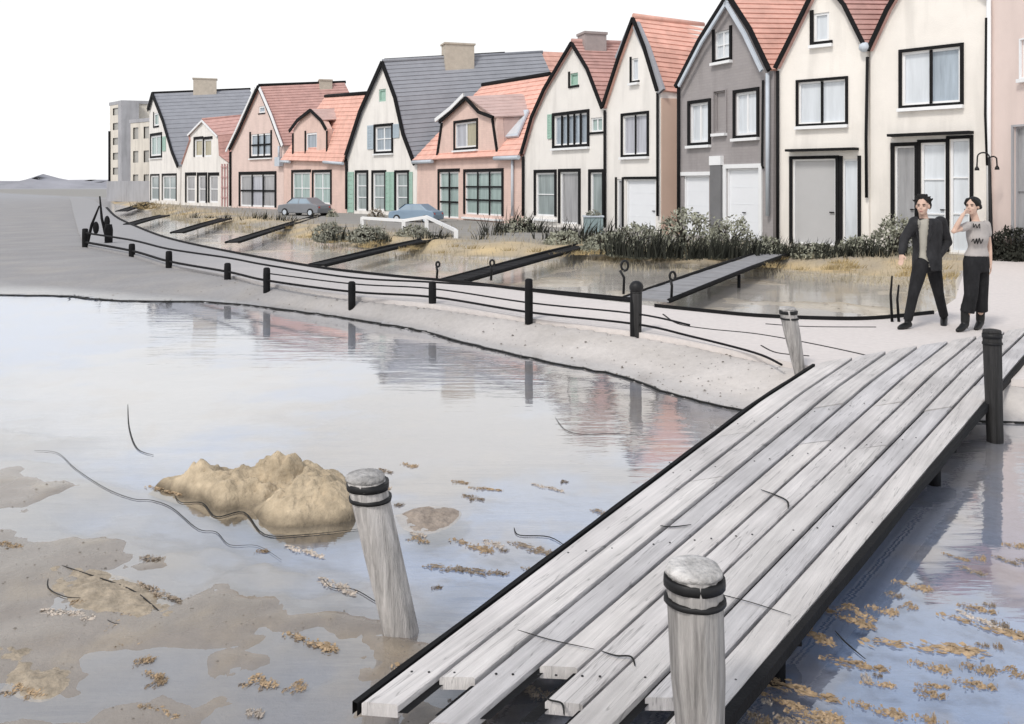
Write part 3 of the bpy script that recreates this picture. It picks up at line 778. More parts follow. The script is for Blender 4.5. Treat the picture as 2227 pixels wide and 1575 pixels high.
# ------------------------------------------------------------------ water
def water_mat(name, strength, scale, lo, hi, rough=.03):
    m = bpy.data.materials.new(name); m.use_nodes = True; nt = m.node_tree; N = nt.nodes; L = nt.links
    N.remove(N['Principled BSDF']); out = N['Material Output']
    gl = N.new('ShaderNodeBsdfGlossy'); gl.inputs['Roughness'].default_value = rough; gl.inputs['Color'].default_value = (.97, .97, .97, 1)
    tr = N.new('ShaderNodeBsdfTransparent'); tr.inputs['Color'].default_value = (.97, .98, 1, 1)
    mix = N.new('ShaderNodeMixShader')
    lw = N.new('ShaderNodeLayerWeight'); lw.inputs['Blend'].default_value = .5
    pw = N.new('ShaderNodeMath'); pw.operation = 'POWER'; pw.inputs[1].default_value = 1.7; L.new(lw.outputs['Facing'], pw.inputs[0])
    mr = N.new('ShaderNodeMapRange'); mr.inputs['To Min'].default_value = lo; mr.inputs['To Max'].default_value = hi
    L.new(pw.outputs[0], mr.inputs['Value']); L.new(mr.outputs['Result'], mix.inputs['Fac'])
    L.new(tr.outputs[0], mix.inputs[1]); L.new(gl.outputs[0], mix.inputs[2]); L.new(mix.outputs[0], out.inputs['Surface'])
    tc = N.new('ShaderNodeTexCoord'); mp = N.new('ShaderNodeMapping'); mp.inputs['Scale'].default_value = (.35, 1.7, 1); mp.inputs['Rotation'].default_value = (0, 0, R(12))
    n1 = N.new('ShaderNodeTexNoise'); n1.inputs['Scale'].default_value = scale; n1.inputs['Detail'].default_value = 4
    n2 = N.new('ShaderNodeTexNoise'); n2.inputs['Scale'].default_value = .35; n2.inputs['Detail'].default_value = 3
    L.new(tc.outputs['Object'], mp.inputs['Vector']); L.new(mp.outputs['Vector'], n1.inputs['Vector']); L.new(tc.outputs['Object'], n2.inputs['Vector'])
    k = N.new('ShaderNodeMapRange'); k.inputs['From Min'].default_value = .42; k.inputs['From Max'].default_value = .62
    k.inputs['To Min'].default_value = .25; k.inputs['To Max'].default_value = 1.0
    L.new(n2.outputs['Fac'], k.inputs['Value'])
    mu = N.new('ShaderNodeMath'); mu.operation = 'MULTIPLY'; L.new(n1.outputs['Fac'], mu.inputs[0]); L.new(k.outputs['Result'], mu.inputs[1])
    bp = N.new('ShaderNodeBump'); bp.inputs['Strength'].default_value = strength; bp.inputs['Distance'].default_value = .02
    L.new(mu.outputs[0], bp.inputs['Height']); L.new(bp.outputs['Normal'], gl.inputs['Normal'])
    return m
W1 = water_mat('shallow_sea_water', .24, 4.2, .03, .74)
W2 = water_mat('basin_water', .16, 3.5, .02, .42, .10)
def sheet(name, pts, m, z):
    mb = MB(); vv = [Vector((p.x, p.y, z)) for p in pts]
    for t in tessellate_polygon([vv]): mb.quad(*[vv[i] for i in t])
    o = mb.build(name, m); tag(o, kind='structure'); return o
wl = [p + Vector((0, 1.2, 0)) for p in TOE]
sheet('sea_water', wl + [Vector((14, -3, 0)), Vector((-25, -3, 0))], W1, WZ)
sheet('basin_water', [p for p in BASIN], W2, WZ)

# ------------------------------------------------------------------ promenade
M_pave = mat('pale_promenade_concrete', C3(.70, .655, .63), .8, .07, .8, .2, 30)
M_pave_far = mat('grey_promenade_concrete', C3(.45, .44, .44), .85, .08, .6, .2, 30)
def pave(name, poly, m):
    mb = MB(); vv = [Vector((p.x, p.y, 0)) for p in poly]
    for t in tessellate_polygon([vv]): mb.quad(*[vv[i] for i in t])
    n = len(vv); dn = Vector((0, 0, -.45))
    for i in range(n): mb.quad(vv[i], vv[(i+1) % n], vv[(i+1) % n] + dn, vv[i] + dn)
    o = mb.build(name, m); tag(o, kind='structure')
# tone gradient: grey far stretch, pale near stretch – one slab, colour by distance
m = bpy.data.materials.new('promenade_concrete'); m.use_nodes = True; nt = m.node_tree; N = nt.nodes; L = nt.links
bs = N['Principled BSDF']; bs.inputs['Roughness'].default_value = .8; bs.inputs['Specular IOR Level'].default_value = .25
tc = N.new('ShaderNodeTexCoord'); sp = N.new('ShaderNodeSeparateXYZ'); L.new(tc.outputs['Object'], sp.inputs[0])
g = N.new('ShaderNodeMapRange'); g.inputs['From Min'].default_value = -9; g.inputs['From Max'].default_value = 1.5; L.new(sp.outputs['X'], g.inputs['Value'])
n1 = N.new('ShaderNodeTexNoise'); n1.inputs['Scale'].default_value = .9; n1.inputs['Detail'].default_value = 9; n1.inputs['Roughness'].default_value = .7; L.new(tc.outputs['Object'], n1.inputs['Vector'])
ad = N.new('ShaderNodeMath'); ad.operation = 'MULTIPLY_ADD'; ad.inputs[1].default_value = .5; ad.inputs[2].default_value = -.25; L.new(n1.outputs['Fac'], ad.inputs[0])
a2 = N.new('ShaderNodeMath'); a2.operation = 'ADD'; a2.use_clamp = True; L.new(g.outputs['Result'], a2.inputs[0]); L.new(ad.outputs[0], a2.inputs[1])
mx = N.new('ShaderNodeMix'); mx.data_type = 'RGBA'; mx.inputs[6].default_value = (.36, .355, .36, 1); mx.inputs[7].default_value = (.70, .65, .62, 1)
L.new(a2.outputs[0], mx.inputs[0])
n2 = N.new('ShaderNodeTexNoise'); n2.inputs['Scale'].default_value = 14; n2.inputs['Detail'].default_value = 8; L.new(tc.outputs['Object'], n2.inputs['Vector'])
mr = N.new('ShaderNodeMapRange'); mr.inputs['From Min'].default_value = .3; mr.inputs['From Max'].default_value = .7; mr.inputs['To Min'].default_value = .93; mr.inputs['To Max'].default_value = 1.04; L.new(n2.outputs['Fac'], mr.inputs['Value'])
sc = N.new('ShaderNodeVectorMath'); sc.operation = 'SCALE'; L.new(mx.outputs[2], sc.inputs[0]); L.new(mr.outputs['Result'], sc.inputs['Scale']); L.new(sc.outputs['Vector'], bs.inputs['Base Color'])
bp = N.new('ShaderNodeBump'); bp.inputs['Strength'].default_value = .2; bp.inputs['Distance'].default_value = .01; L.new(n2.outputs['Fac'], bp.inputs['Height']); L.new(bp.outputs['Normal'], bs.inputs['Normal'])
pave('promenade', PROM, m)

def ribbon(mb, pts, w, h, z0=0.0):
    """low upright kerb of width w, height h along pts"""
    n = len(pts); Lf, Rt = [], []
    ws = w if isinstance(w, (list, tuple)) else [w]*n
    for k in range(n):
        d = pts[min(k+1, n-1)] - pts[max(k-1, 0)]; d = Vector((d.x, d.y, 0)).normalized(); nn = Vector((-d.y, d.x, 0))
        Lf.append(pts[k] + nn*ws[k]/2); Rt.append(pts[k] - nn*ws[k]/2)
    up = Vector((0, 0, h)); b = Vector((0, 0, z0))
    for k in range(n - 1):
        a, c_, e, f = Lf[k] + b, Lf[k+1] + b, Rt[k+1] + b, Rt[k] + b
        mb.quad(a + up, c_ + up, e + up, f + up); mb.quad(a, a + up, c_ + up, c_); mb.quad(f, e, e + up, f + up)
def smooth(pts, n=6):
    out = []
    for i in range(len(pts) - 1):
        p0, p1, p2, p3 = pts[max(i-1, 0)], pts[i], pts[i+1], pts[min(i+2, len(pts)-1)]
        for k in range(n):
            t = k/n
            out.append(.5*((2*p1) + (p2 - p0)*t + (2*p0 - 5*p1 + 4*p2 - p3)*t*t + (3*p1 - p0 - 3*p2 + p3)*t**3))
    return out + [pts[-1]]
def kerb(name, label, pxs, wpx, h=.05, z=0.0, cat='kerb', m=None):
    pts = smooth([gp(u, v, z) for u, v in pxs])
    mb = MB(); ribbon(mb, pts, [wpx*p.y/FL for p in pts], h, 0)
    o = mb.build(name, m or M_black); tag(o, label, cat); return o
kerb('timber_kerb', 'black timber kerb along the inner edge of the promenade beside the basin', [(232, 452), (252, 472), (300, 495), (372, 521), (520, 553), (690, 583), (840, 601), (1000, 616), (1200, 640), (1372, 658)], 4.5, .05)
kerb('timber_kerb', 'black timber kerb from the last footbridge towards the walking man', [(1424, 668), (1530, 679), (1650, 690), (1800, 696), (1905, 695), (2030, 683)], 4, .05)
kerb('drain_channel', 'thin dark drain channel curving across the promenade towards the boardwalk', [(1442, 684), (1475, 705), (1540, 716), (1640, 726), (1740, 743), (1860, 768), (1970, 795)], 3.0, .008, cat='drain')
kerb('paving_joint', 'short dark paving joint beside the ring topped post on the promenade', [(1655, 752), (1690, 768), (1760, 775)], 2.5, .008, cat='joint')
kerb('paving_joint', 'long straight dark paving joint between the kerb and the grey bollard', [(1665, 705), (1760, 711), (1905, 712)], 3.0, .008, cat='joint')
# dark line of wrack at the water edge
pts = smooth(TOE[1:-1]); mb = MB(); q = random.Random(3)
pts = [p + Vector((q.gauss(0, .01)*p.y/6, q.gauss(0, .012)*p.y/6, 0)) for p in pts]
ww = [(6.5 if p.x < -2 else 6.5 - 3.2*min(1, (p.x + 2)/5))*p.y/FL*q.uniform(.75, 1.25) for p in pts]
ribbon(mb, [Vector((p.x, p.y, WZ)) for p in pts], ww, .018, 0)
for p, w_ in zip(pts, ww):
    for _ in range(5):
        a = q.uniform(0, 6.28); c_ = Vector((p.x + q.gauss(0, 1.4*w_), p.y + q.gauss(0, 2.0*w_), WZ + .012)); l_ = w_*q.uniform(.3, 1.0)
        d_ = Vector((math.cos(a), math.sin(a), q.gauss(0, .2)))*l_; e_ = Vector((-math.sin(a), math.cos(a), q.gauss(0, .3)))*l_*.3
        mb.quad(c_ - d_, c_ - e_, c_ + d_, c_ + e_)
tag(mb.build('wrack_line', mat('wet_black_wrack', C3(.012, .012, .011), .6, .4, 8), None), 'long thin dark line of wrack marking the water edge across the whole shore', 'seaweed')

# ------------------------------------------------------------------ fence along the lower promenade edge
FEN = [(185, 534), (287, 554), (367, 578), (495, 602), (580, 622), (765, 648), (940, 660), (1150, 695), (1380, 722)]
TOPS = [497, 530, 546, 572, 582, 612, 612, 606, 622]
fr = thing('rail_fence', 'low black rail fence along the seaward edge of the promenade', 'fence', gp(765, 648))
for (u, v), t in zip(FEN, TOPS):
    p = gp(u, v); hh = min((v - t)/FL*p.y, .75); r = .075 + .00*p.y
    mb = MB(); w = .055*max(1, p.y/12)**.6
    mb.lathe(p + Vector((0, 0, -.3)), [(w*.95, 0), (w, .3), (w*1.02, hh*.6 + .3), (w*.95, hh + .28), (w*.6, hh + .3)], 10, .03, int(u))
    mb.build('fence_post', M_black, fr)
top = [gp(u, v) + Vector((0, 0, .38 if i < 5 else (.33 if i < 7 else .42))) for i, (u, v) in enumerate(FEN)]
low = [gp(u, v) + Vector((0, 0, .10)) for (u, v) in FEN]
low += [gp(1500, 742) + Vector((0, 0, .06)), gp(1640, 775) + Vector((0, 0, .04)), gp(1700, 800) + Vector((0, 0, .03))]
mb = MB(); mb.tube(smooth(top), [2.2*p.y/FL for p in smooth(top)], 6); mb.build('top_rail', M_black, fr)
mb = MB(); mb.tube(smooth(low), [2.6*p.y/FL for p in smooth(low)], 6); mb.build('bottom_rail', M_black, fr)
mid = [p + Vector((0, 0, .13)) for p in low[4:10]]
mb = MB(); mb.tube(smooth(mid), .012, 6); mb.build('middle_rail', M_black, fr)

# far end of the promenade: two leaning mast poles
for (u, v, dt, lb) in ((232, 522, (-15, -95), 'black leaning mooring pole at the far fence end, the right one with a short stub'), (190, 530, (26, -82), 'black leaning mooring pole above the leftmost fence post')):
    p = gp(u, v); t = thing('mooring_pole', lb, 'pole', p)
    q = p + Vector((dt[0]*p.y/FL, 0, -dt[1]*p.y/FL))
    mb = MB(); mb.tube([p, p.lerp(q, .5) + Vector((-.05, 0, 0)), q], [.05, .045, .025], 8); mb.build('pole', M_black, t)
    c_ = p.lerp(q, .42); mb = MB(); mb.ell(c_ + Vector((.12, -.02, 0)), (.10, .06, .2), 8, 6); mb.build('float', M_black, t)
p = gp(236, 528); t = thing('mooring_post', 'short thick black post beside the leaning mooring pole', 'post', p)
mb = MB(); mb.lathe(p, [(.11, -.2), (.12, .1), (.13, .4), (.1, .58)], 10, .05); mb.build('post', M_black, t)

# ------------------------------------------------------------------ narrow footbridges from promenade to gardens
def footbridge(label, a, b, w0, w1, m=None):
    A, B = gp(*a), gp(*b); d = (B - A).normalized(); n = Vector((-d.y, d.x, 0)); L_ = (B - A).length
    t = thing('footbridge', label, 'footbridge', A, 'narrow footbridges across the basin')
    up = Vector((0, 0, .01))
    mb = MB(); k = max(10, int(L_/.5))
    for i in range(k):
        s0, s1 = i/k, (i + .93)/k
        ww0 = w0 + (w1 - w0)*s0; j = rnd.uniform(-.004, .004)
        c0, c1 = A + d*L_*s0 + up, A + d*L_*s1 + up
        mb.obox((c0 + c1)/2 + Vector((0, 0, j)), d*L_*(s1 - s0)/2, n*ww0/2, (0, 0, .02))
    mb.build('deck', m or mat('grey_footbridge_planks', C3(.32, .32, .33), .8, .2, 3, .2, 30), t)
    for sgn in (1, -1):
        mb = MB(); e0 = A + n*sgn*w0/2 + Vector((0, 0, .01)); e1 = B + n*sgn*w1/2 + Vector((0, 0, .01))
        bw_ = .045
        mb.tube([e0, e0.lerp(e1, .5) + Vector((0, 0, .03)), e1], [.04, .045, .055], 6); mb.build('edge_beam', M_black, t)
    for i in (range(1, int(L_/5)) if 'nearest' in label else ()):
        for sgn in (1, -1):
            mb = MB(); p = A + d*i*5 + n*sgn*(w0*.42); mb.tube([p + Vector((0, 0, -.75)), p], .035, 6); mb.build('pile', M_black, t)
    return t
footbridge('dark footbridge with a pale grey deck, nearest to the boardwalk, ending below the grey house', (1405, 653), (1705, 545), .75, .8)
footbridge('black narrow footbridge meeting the promenade by the tallest fence post', (985, 612), (1335, 519), .5, .6, M_black)
footbridge('black narrow footbridge ending at the dark tuft below the pink dormer house', (690, 578), (965, 515), .4, .5, M_black)
footbridge('thin dark footbridge leading towards the grey parked car', (505, 528), (700, 468), .4, .45, M_black)
footbridge('short dark footbridge below the pink steep gabled house', (385, 507), (492, 476), .45, .5, M_black)
footbridge('short dark footbridge below the small bell gabled house', (282, 489), (358, 469), .5, .5, M_black)
footbridge('farthest dark footbridge, near the tower block', (264, 460), (355, 432), .7, .8, M_black)

# thin signal posts beside the footbridges
for (u, v, vt, lb) in ((1460, 652, 592, 'thin black ring topped post right of the tall bollard by the footbridge'), (1356, 640, 568, 'thin bent black post with an open loop head left of the round headed bollard'),
                   (1068, 610, 566, 'thin black hooked post by the footbridge behind the tallest fence post'), (950, 606, 570, 'smallest thin black post with a ring, on the promenade edge')):
    p = gp(u, v); hh = (v - vt)/FL*p.y; t = thing('ring_post', lb, 'post', p)
    mb = MB(); mb.tube([p, p + Vector((.01, 0, hh*.5)), p + Vector((-.01 if u != 1356 else -.06, 0, hh*.72))], .022, 8); mb.build('post', M_iron, t)
    mb = MB(); cc = p + Vector((.02, 0, hh*.86)); rad = hh*.15
    mb.tube([cc + Vector((math.cos(a)*rad*.7, 0, math.sin(a)*rad)) for a in np.linspace(-1.9, 4.2, 16)], .02, 8); mb.build('ring', M_iron, t)

# ------------------------------------------------------------------ bollards
M_post = mat('weathered_pale_timber', C3(.42, .40, .385), .85, .55, 5, .5, 30, (7, 7, .5))
M_postt = mat('cut_timber_end', C3(.50, .485, .47), .9, .6, 14, .8, 60)
M_postd = mat('dark_tarred_pile', C3(.035, .034, .034), .75, .6, 5, .5, 30, (7, 7, .5))
def bollard(label, p, r, h, lean, m, top=None, below=.6, taper=.9, band=True):
    t = thing('mooring_bollard', label, 'bollard', p, 'timber mooring bollards by the boardwalk')
    prof = [(r*taper*.94, -below), (r*taper, 0), (r*.97, h*.55), (r, h*.92), (r*.99, h - .012)]
    mb = MB(); mb.lathe(p, prof, 40, .018, int(p.x*1000) & 255)
    for i, v in enumerate(mb.v):
        dz = v.z - p.z; mb.v[i] = v + Vector((lean[0]*(dz/h - 0), lean[1]*dz/h, 0))
        a = math.atan2(v.y - p.y, v.x - p.x)
        g = noise.noise(Vector((math.cos(a)*4.5, math.sin(a)*4.5, dz*.6 + p.x)))
        rad = Vector((math.cos(a), math.sin(a), 0)); mb.v[i] += rad*g*r*.10
    sh = mb.build('shaft', m, t)
    c_ = p + Vector((lean[0], lean[1], h))
    mb = MB(); mb.lathe(c_ + Vector((0, 0, -.012)), [(r*1.02, 0), (r*1.01, .012), (r*.93, .024), (r*.5, .03)], 32, .02, 5); mb.build('top', top or M_postt, t)
    if band:
        for dz, hgt, rr_ in ((-.055, .035, 1.09), (-.11, .018, 1.10)):
            mb = MB(); cb = c_ + Vector((0, 0, dz)) - Vector((lean[0], lean[1], 0))*(-dz/h)
            mb.lathe(cb, [(r*rr_, 0), (r*rr_*1.01, hgt*.5), (r*rr_, hgt)], 32, .02, 5); mb.build('iron_band', M_iron, t)
    return t
# big one at the left of the boardwalk leans away from it; its foot stands in the water
p1 = gp(872, 1372, WZ); h1 = .745
bollard('pale leaning timber bollard standing in the water left of the boardwalk, near the rock', p1, .093, h1, ((795 - 872)/FL*p1.y, 0), M_post)
p2 = Vector((.665, 3.05, WZ)); bollard('large pale timber bollard at the near right end of the boardwalk', p2, .096, .815, (-.03, 0), M_post, taper=.72)
p3 = gp(2162, 905, -.11); bollard('dark tarred timber bollard on the right edge of the boardwalk', p3, .072, .72, (-.02, 0), M_postd, M_postd)
p4 = gp(1738, 800, 0.0); bollard('slim grey timber bollard at the left far corner of the boardwalk', p4, .082, .60, (-.12, 0), M_post, below=.3, taper=.72)
p5 = gp(1384, 722); t = bollard('black round headed bollard at the near end of the rail fence', p5, .07, .5, (0, 0), M_postd, M_postd, .3, band=False)
mb = MB(); mb.ell(p5 + Vector((0, 0, .56)), (.09, .09, .085), 14, 10); mb.build('head', M_iron, t)
p6 = gp(1945, 700); t = thing('bollard_pair', 'pair of thin black stakes standing close to the walking man', 'stake', p6)
for dx, hh in ((-.03, .62), (.06, .5)):
    mb = MB(); q_ = p6 + Vector((dx, 0, 0)); mb.tube([q_, q_ + Vector((-.02, 0, hh*.6)), q_ + Vector((.0, 0, hh))], [.02, .017, .012], 8); mb.build('stake', M_black, t)

# ------------------------------------------------------------------ boardwalk
NL, NR = gp(780, 1527, -.12), Vector((.72, 3.18, -.12))
FLc, FR = gp(1778, 796, .02), Vector((7.1, 11.4, .02))
bw = thing('boardwalk', 'pale weathered timber boardwalk rising from the water to the promenade', 'boardwalk', NL)
def deck(s_, t_, up=0.0):
    p = NL.lerp(NR, s_).lerp(FLc.lerp(FR, s_), t_); p = p.copy(); p.z = -.12 + .17*min(1.0, t_/.72) + up; return p
M_plank = [mat('weathered_plank_%d' % i, C3(*c3), .75, .22, 4, .5, 40, (1, 1, 1), spec=.35) for i, c3 in enumerate([(.68, .65, .635), (.73, .695, .67), (.65, .63, .63), (.70, .67, .65)])]
for mm in M_plank:
    nt = mm.node_tree; N = nt.nodes; L = nt.links; bs = N['Principled BSDF']
    src = bs.inputs['Base Color'].links[0].from_socket
    mp = [n_ for n_ in N if n_.type == 'MAPPING'][0]
    ck = N.new('ShaderNodeTexNoise'); ck.inputs['Scale'].default_value = 2.6; ck.inputs['Detail'].default_value = 3; L.new(mp.outputs['Vector'], ck.inputs['Vector'])
    c1 = N.new('ShaderNodeMapRange'); c1.inputs['From Min'].default_value = .485; c1.inputs['From Max'].default_value = .5; c1.inputs['To Min'].default_value = 1; c1.inputs['To Max'].default_value = 0
    ab = N.new('ShaderNodeMath'); ab.operation = 'SUBTRACT'; ab.inputs[1].default_value = .56; L.new(ck.outputs['Fac'], ab.inputs[0])
    a2 = N.new('ShaderNodeMath'); a2.operation = 'ABSOLUTE'; L.new(ab.outputs[0], a2.inputs[0])
    c3 = N.new('ShaderNodeMapRange'); c3.inputs['From Min'].default_value = 0; c3.inputs['From Max'].default_value = .012; c3.inputs['To Min'].default_value = .6; c3.inputs['To Max'].default_value = 1; L.new(a2.outputs[0], c3.inputs['Value'])
    t2 = N.new('ShaderNodeTexCoord'); vo = N.new('ShaderNodeTexNoise'); vo.inputs['Scale'].default_value = 1.7; vo.inputs['Detail'].default_value = 7; L.new(t2.outputs['Object'], vo.inputs['Vector'])
    c4 = N.new('ShaderNodeMapRange'); c4.inputs['From Min'].default_value = .42; c4.inputs['From Max'].default_value = .68; c4.inputs['To Min'].default_value = 1.04; c4.inputs['To Max'].default_value = .84; L.new(vo.outputs['Fac'], c4.inputs['Value'])
    m1 = N.new('ShaderNodeMath'); m1.operation = 'MULTIPLY'; L.new(c3.outputs['Result'], m1.inputs[0]); L.new(c4.outputs['Result'], m1.inputs[1])
    sc_ = N.new('ShaderNodeVectorMath'); sc_.operation = 'SCALE'; L.new(src, sc_.inputs[0]); L.new(m1.outputs[0], sc_.inputs['Scale']); L.new(sc_.outputs['Vector'], bs.inputs['Base Color'])
# grain follows the planks: rotate texture space of the plank materials
ang0 = math.atan2((FLc - NL).y, (FLc - NL).x)
for mm in M_plank:
    for nd in mm.node_tree.nodes:
        if nd.type == 'MAPPING': nd.vector_type = 'TEXTURE'; nd.inputs['Rotation'].default_value = (0, 0, ang0 - .03); nd.inputs['Scale'].default_value = (3.0, .12, 1)
cuts = [0, .125, .245, .365, .49, .615, .745, .87, 1.0]
for i in range(8):
    s0, s1 = cuts[i] + .009, cuts[i+1] - .009
    e0, e1 = [-.0, .030, -.012, .045, .012, -.02, .02, .0][i], 1.0
    brk = [.55, .38, .62, .46, .58, .41, .52, .6][i]
    for (ta, tb) in ((e0, brk - .0012), (brk + .0012, 1.0)):
        mb = MB(); nseg = 14; dz = rnd.uniform(-.004, .004); tw = rnd.uniform(-.003, .003)
        T = [ta + (tb - ta)*j/nseg for j in range(nseg + 1)]
        rows = []
        for tt in T:
            a, b = deck(s0, tt), deck(s1, tt)
            ed = .004*math.sin(tt*40 + i)
            rows.append((a + Vector((0, 0, dz - tw - .006)), a.lerp(b, .06 + ed) + Vector((0, 0, dz - tw)), a.lerp(b, .94 + ed) + Vector((0, 0, dz + tw)), b + Vector((0, 0, dz + tw - .006))))
        dn = Vector((0, 0, -.045))
        for j in range(nseg):
            r0, r1 = rows[j], rows[j+1]
            for k in range(3): mb.quad(r0[k], r0[k+1], r1[k+1], r1[k])
            mb.quad(r0[0], r1[0], r1[0] + dn, r0[0] + dn); mb.quad(r0[3], r0[3] + dn, r1[3] + dn, r1[3])
        for r0 in (rows[0], rows[-1]): mb.quad(*r0, r0[3] + dn, r0[0] + dn)
        mb.build('plank', M_plank[(i*3 + (1 if ta > .1 else 0)) % 4], bw)
# dark bed under the gaps, edge beams, bearers and piles
for s_ in cuts[1:-1]:
    mb = MB()
    for j in range(20):
        t0, t1 = j/20, (j+1)/20
        a, b, c_, e = deck(s_ - .02, t0, -.03), deck(s_ + .02, t0, -.03), deck(s_ + .02, t1, -.03), deck(s_ - .02, t1, -.03)
        mb.quad(a, b, c_, e)
    mb.build('stringer', M_black, bw)
for s_, w in ((-.012, .024), (1.012, .036)):
    mb = MB(); pts = [deck(s_, j/24, -.02) for j in range(25)]
    ribbon(mb, pts, [w*(1 + .25*math.sin(j*1.7)) for j in range(25)], .05, -.032); mb.build('edge_beam', M_black, bw)
for t_ in (.10, .42, .6):
    mb = MB(); a, b = deck(.03, t_, -.10), deck(.97, t_, -.10); ax = (b - a)/2
    mb.obox((a + b)/2, ax, Vector((-ax.y, ax.x, 0)).normalized()*.04, (0, 0, .04)); mb.build('bearer', M_black, bw)
    for s_ in ((.08, .90) if t_ < .5 else ()):
        mb = MB(); p = deck(s_, t_, -.06); mb.tube([p, p + Vector((0, 0, -.5))], .05, 8); mb.build('pile', M_black, bw)
for i in range(8):
    for t_ in (.035, .22, .42, .6):
        mb = MB()
        for f_ in (.3, .7):
            s_ = cuts[i] + (cuts[i+1] - cuts[i])*f_; mb.lathe(deck(s_, t_, .001), [(.006, 0), (.005, .003)], 6)
        mb.build('nail', M_iron, bw)

# ------------------------------------------------------------------ rock, bars, weed on the flat
M_rock = mat('tan_sandy_rock', C3(.51, .415, .29), .95, .45, 6, 1.0, 30)
nt = M_rock.node_tree; N = nt.nodes; L = nt.links; bs = N['Principled BSDF']; src = bs.inputs['Base Color'].links[0].from_socket
t2 = N.new('ShaderNodeTexCoord'); sz = N.new('ShaderNodeSeparateXYZ'); L.new(t2.outputs['Object'], sz.inputs[0])
nz_ = N.new('ShaderNodeTexNoise'); nz_.inputs['Scale'].default_value = 7; L.new(t2.outputs['Object'], nz_.inputs['Vector'])
a_ = N.new('ShaderNodeMath'); a_.operation = 'MULTIPLY_ADD'; a_.inputs[1].default_value = -.09; L.new(nz_.outputs['Fac'], a_.inputs[0]); L.new(sz.outputs['Z'], a_.inputs[2])
wr = N.new('ShaderNodeMapRange'); wr.inputs['From Min'].default_value = -.035; wr.inputs['From Max'].default_value = .03; wr.inputs['To Min'].default_value = .42; wr.inputs['To Max'].default_value = 1; L.new(a_.outputs[0], wr.inputs['Value'])
s_c = N.new('ShaderNodeVectorMath'); s_c.operation = 'SCALE'; L.new(src, s_c.inputs[0]); L.new(wr.outputs['Result'], s_c.inputs['Scale']); L.new(s_c.outputs['Vector'], bs.inputs['Base Color'])

def mound(name, label, out, hmax, m, seed, kind=None, nz=.5, sc_=3.0, cat='rock', n=110):
    """irregular lump whose footprint is the given outline (world points at water level)"""
    P = [Vector((p.x, p.y, 0)) for p in out]; xs = [p.x for p in P]; ys = [p.y for p in P]
    x0, x1, y0, y1 = min(xs), max(xs), min(ys), max(ys); gx = np.linspace(x0 - .05, x1 + .05, n); gy = np.linspace(y0 - .05, y1 + .05, n)
    GX, GY = np.meshgrid(gx, gy); ins = inside(P, GX, GY); d = dist(P, GX, GY, True); d = np.where(ins, d, -d)
    wmx = d.max(); H = np.zeros(GX.shape)
    for i in range(n):
        for j in range(n):
            v = Vector((GX[i, j]*sc_, GY[i, j]*sc_, seed))
            f = noise.fractal(v, 1.0, 2.2, 6); rdg = 1 - abs(noise.noise(v*1.7))*2
            t = np.clip(d[i, j]/wmx + .0, -.3, 1)
            H[i, j] = hmax*(np.sign(t)*abs(t)**.62*(1 + nz*f) + nz*.22*rdg*max(t, 0) + nz*.13*noise.fractal(v*4.5, .7, 2.1, 5)*max(min(t*3, 1), 0)) - .004
    base = Vector(((x0+x1)/2, (y0+y1)/2, WZ))
    mb = MB()
    for i in range(n - 1):
        for j in range(n - 1):
            if max(d[i, j], d[i+1, j], d[i, j+1], d[i+1, j+1]) < (0 if hmax < .1 else -.03): continue
            mb.v += [Vector((GX[a, b], GY[a, b], WZ + max(H[a, b], -.05))) for a, b in ((i, j), (i, j+1), (i+1, j+1), (i+1, j))]
            k = len(mb.v); mb.f.append((k-4, k-3, k-2, k-1)); mb.sm.append(True)
    if kind: o = mb.build(name, m); tag(o, kind=kind); return o
    t = thing(name, label, cat, base); o = mb.build(name + '_mass' if False else 'mass', m, t); return t
def ol(pxs): return smooth([gp(u, v, WZ) for u, v in pxs] + [gp(*pxs[0], WZ)], 4)[:-1]
rk = ol([(335, 1058), (385, 1074), (440, 1088), (475, 1110), (535, 1104), (585, 1144), (690, 1142), (770, 1130), (778, 1095), (760, 1052), (700, 1040), (620, 1036), (540, 1040), (460, 1046), (390, 1050)])
mound('rock', 'tan sandy rock with two low peaks rising from the water beside the leaning bollard', rk, .24, M_rock, 2.3, nz=.95)
M_bar = mat('wet_pebbly_sand', C3(.36, .30, .225), .7, .4, 14, .6, 40)
mound('sandbar', None, ol([(70, 1225), (180, 1228), (290, 1262), (370, 1310), (410, 1340), (360, 1365), (250, 1362), (140, 1315), (85, 1270)]), .014, M_bar, 5.1, 'structure', nz=1.6, sc_=7)
mound('sandbar', None, ol([(-40, 1395), (60, 1400), (165, 1450), (160, 1490), (90, 1525), (0, 1500), (-60, 1450)]), .013, M_bar, 9.4, 'structure', nz=1.6, sc_=7)
mound('sandbar', None, ol([(860, 1120), (930, 1100), (1000, 1110), (985, 1140), (930, 1160), (880, 1150)]), .02, mat('brown_weedy_sand', C3(.36, .30, .25), .8, .4, 14, .6, 40), 4.4, 'structure', nz=1.5, sc_=7)

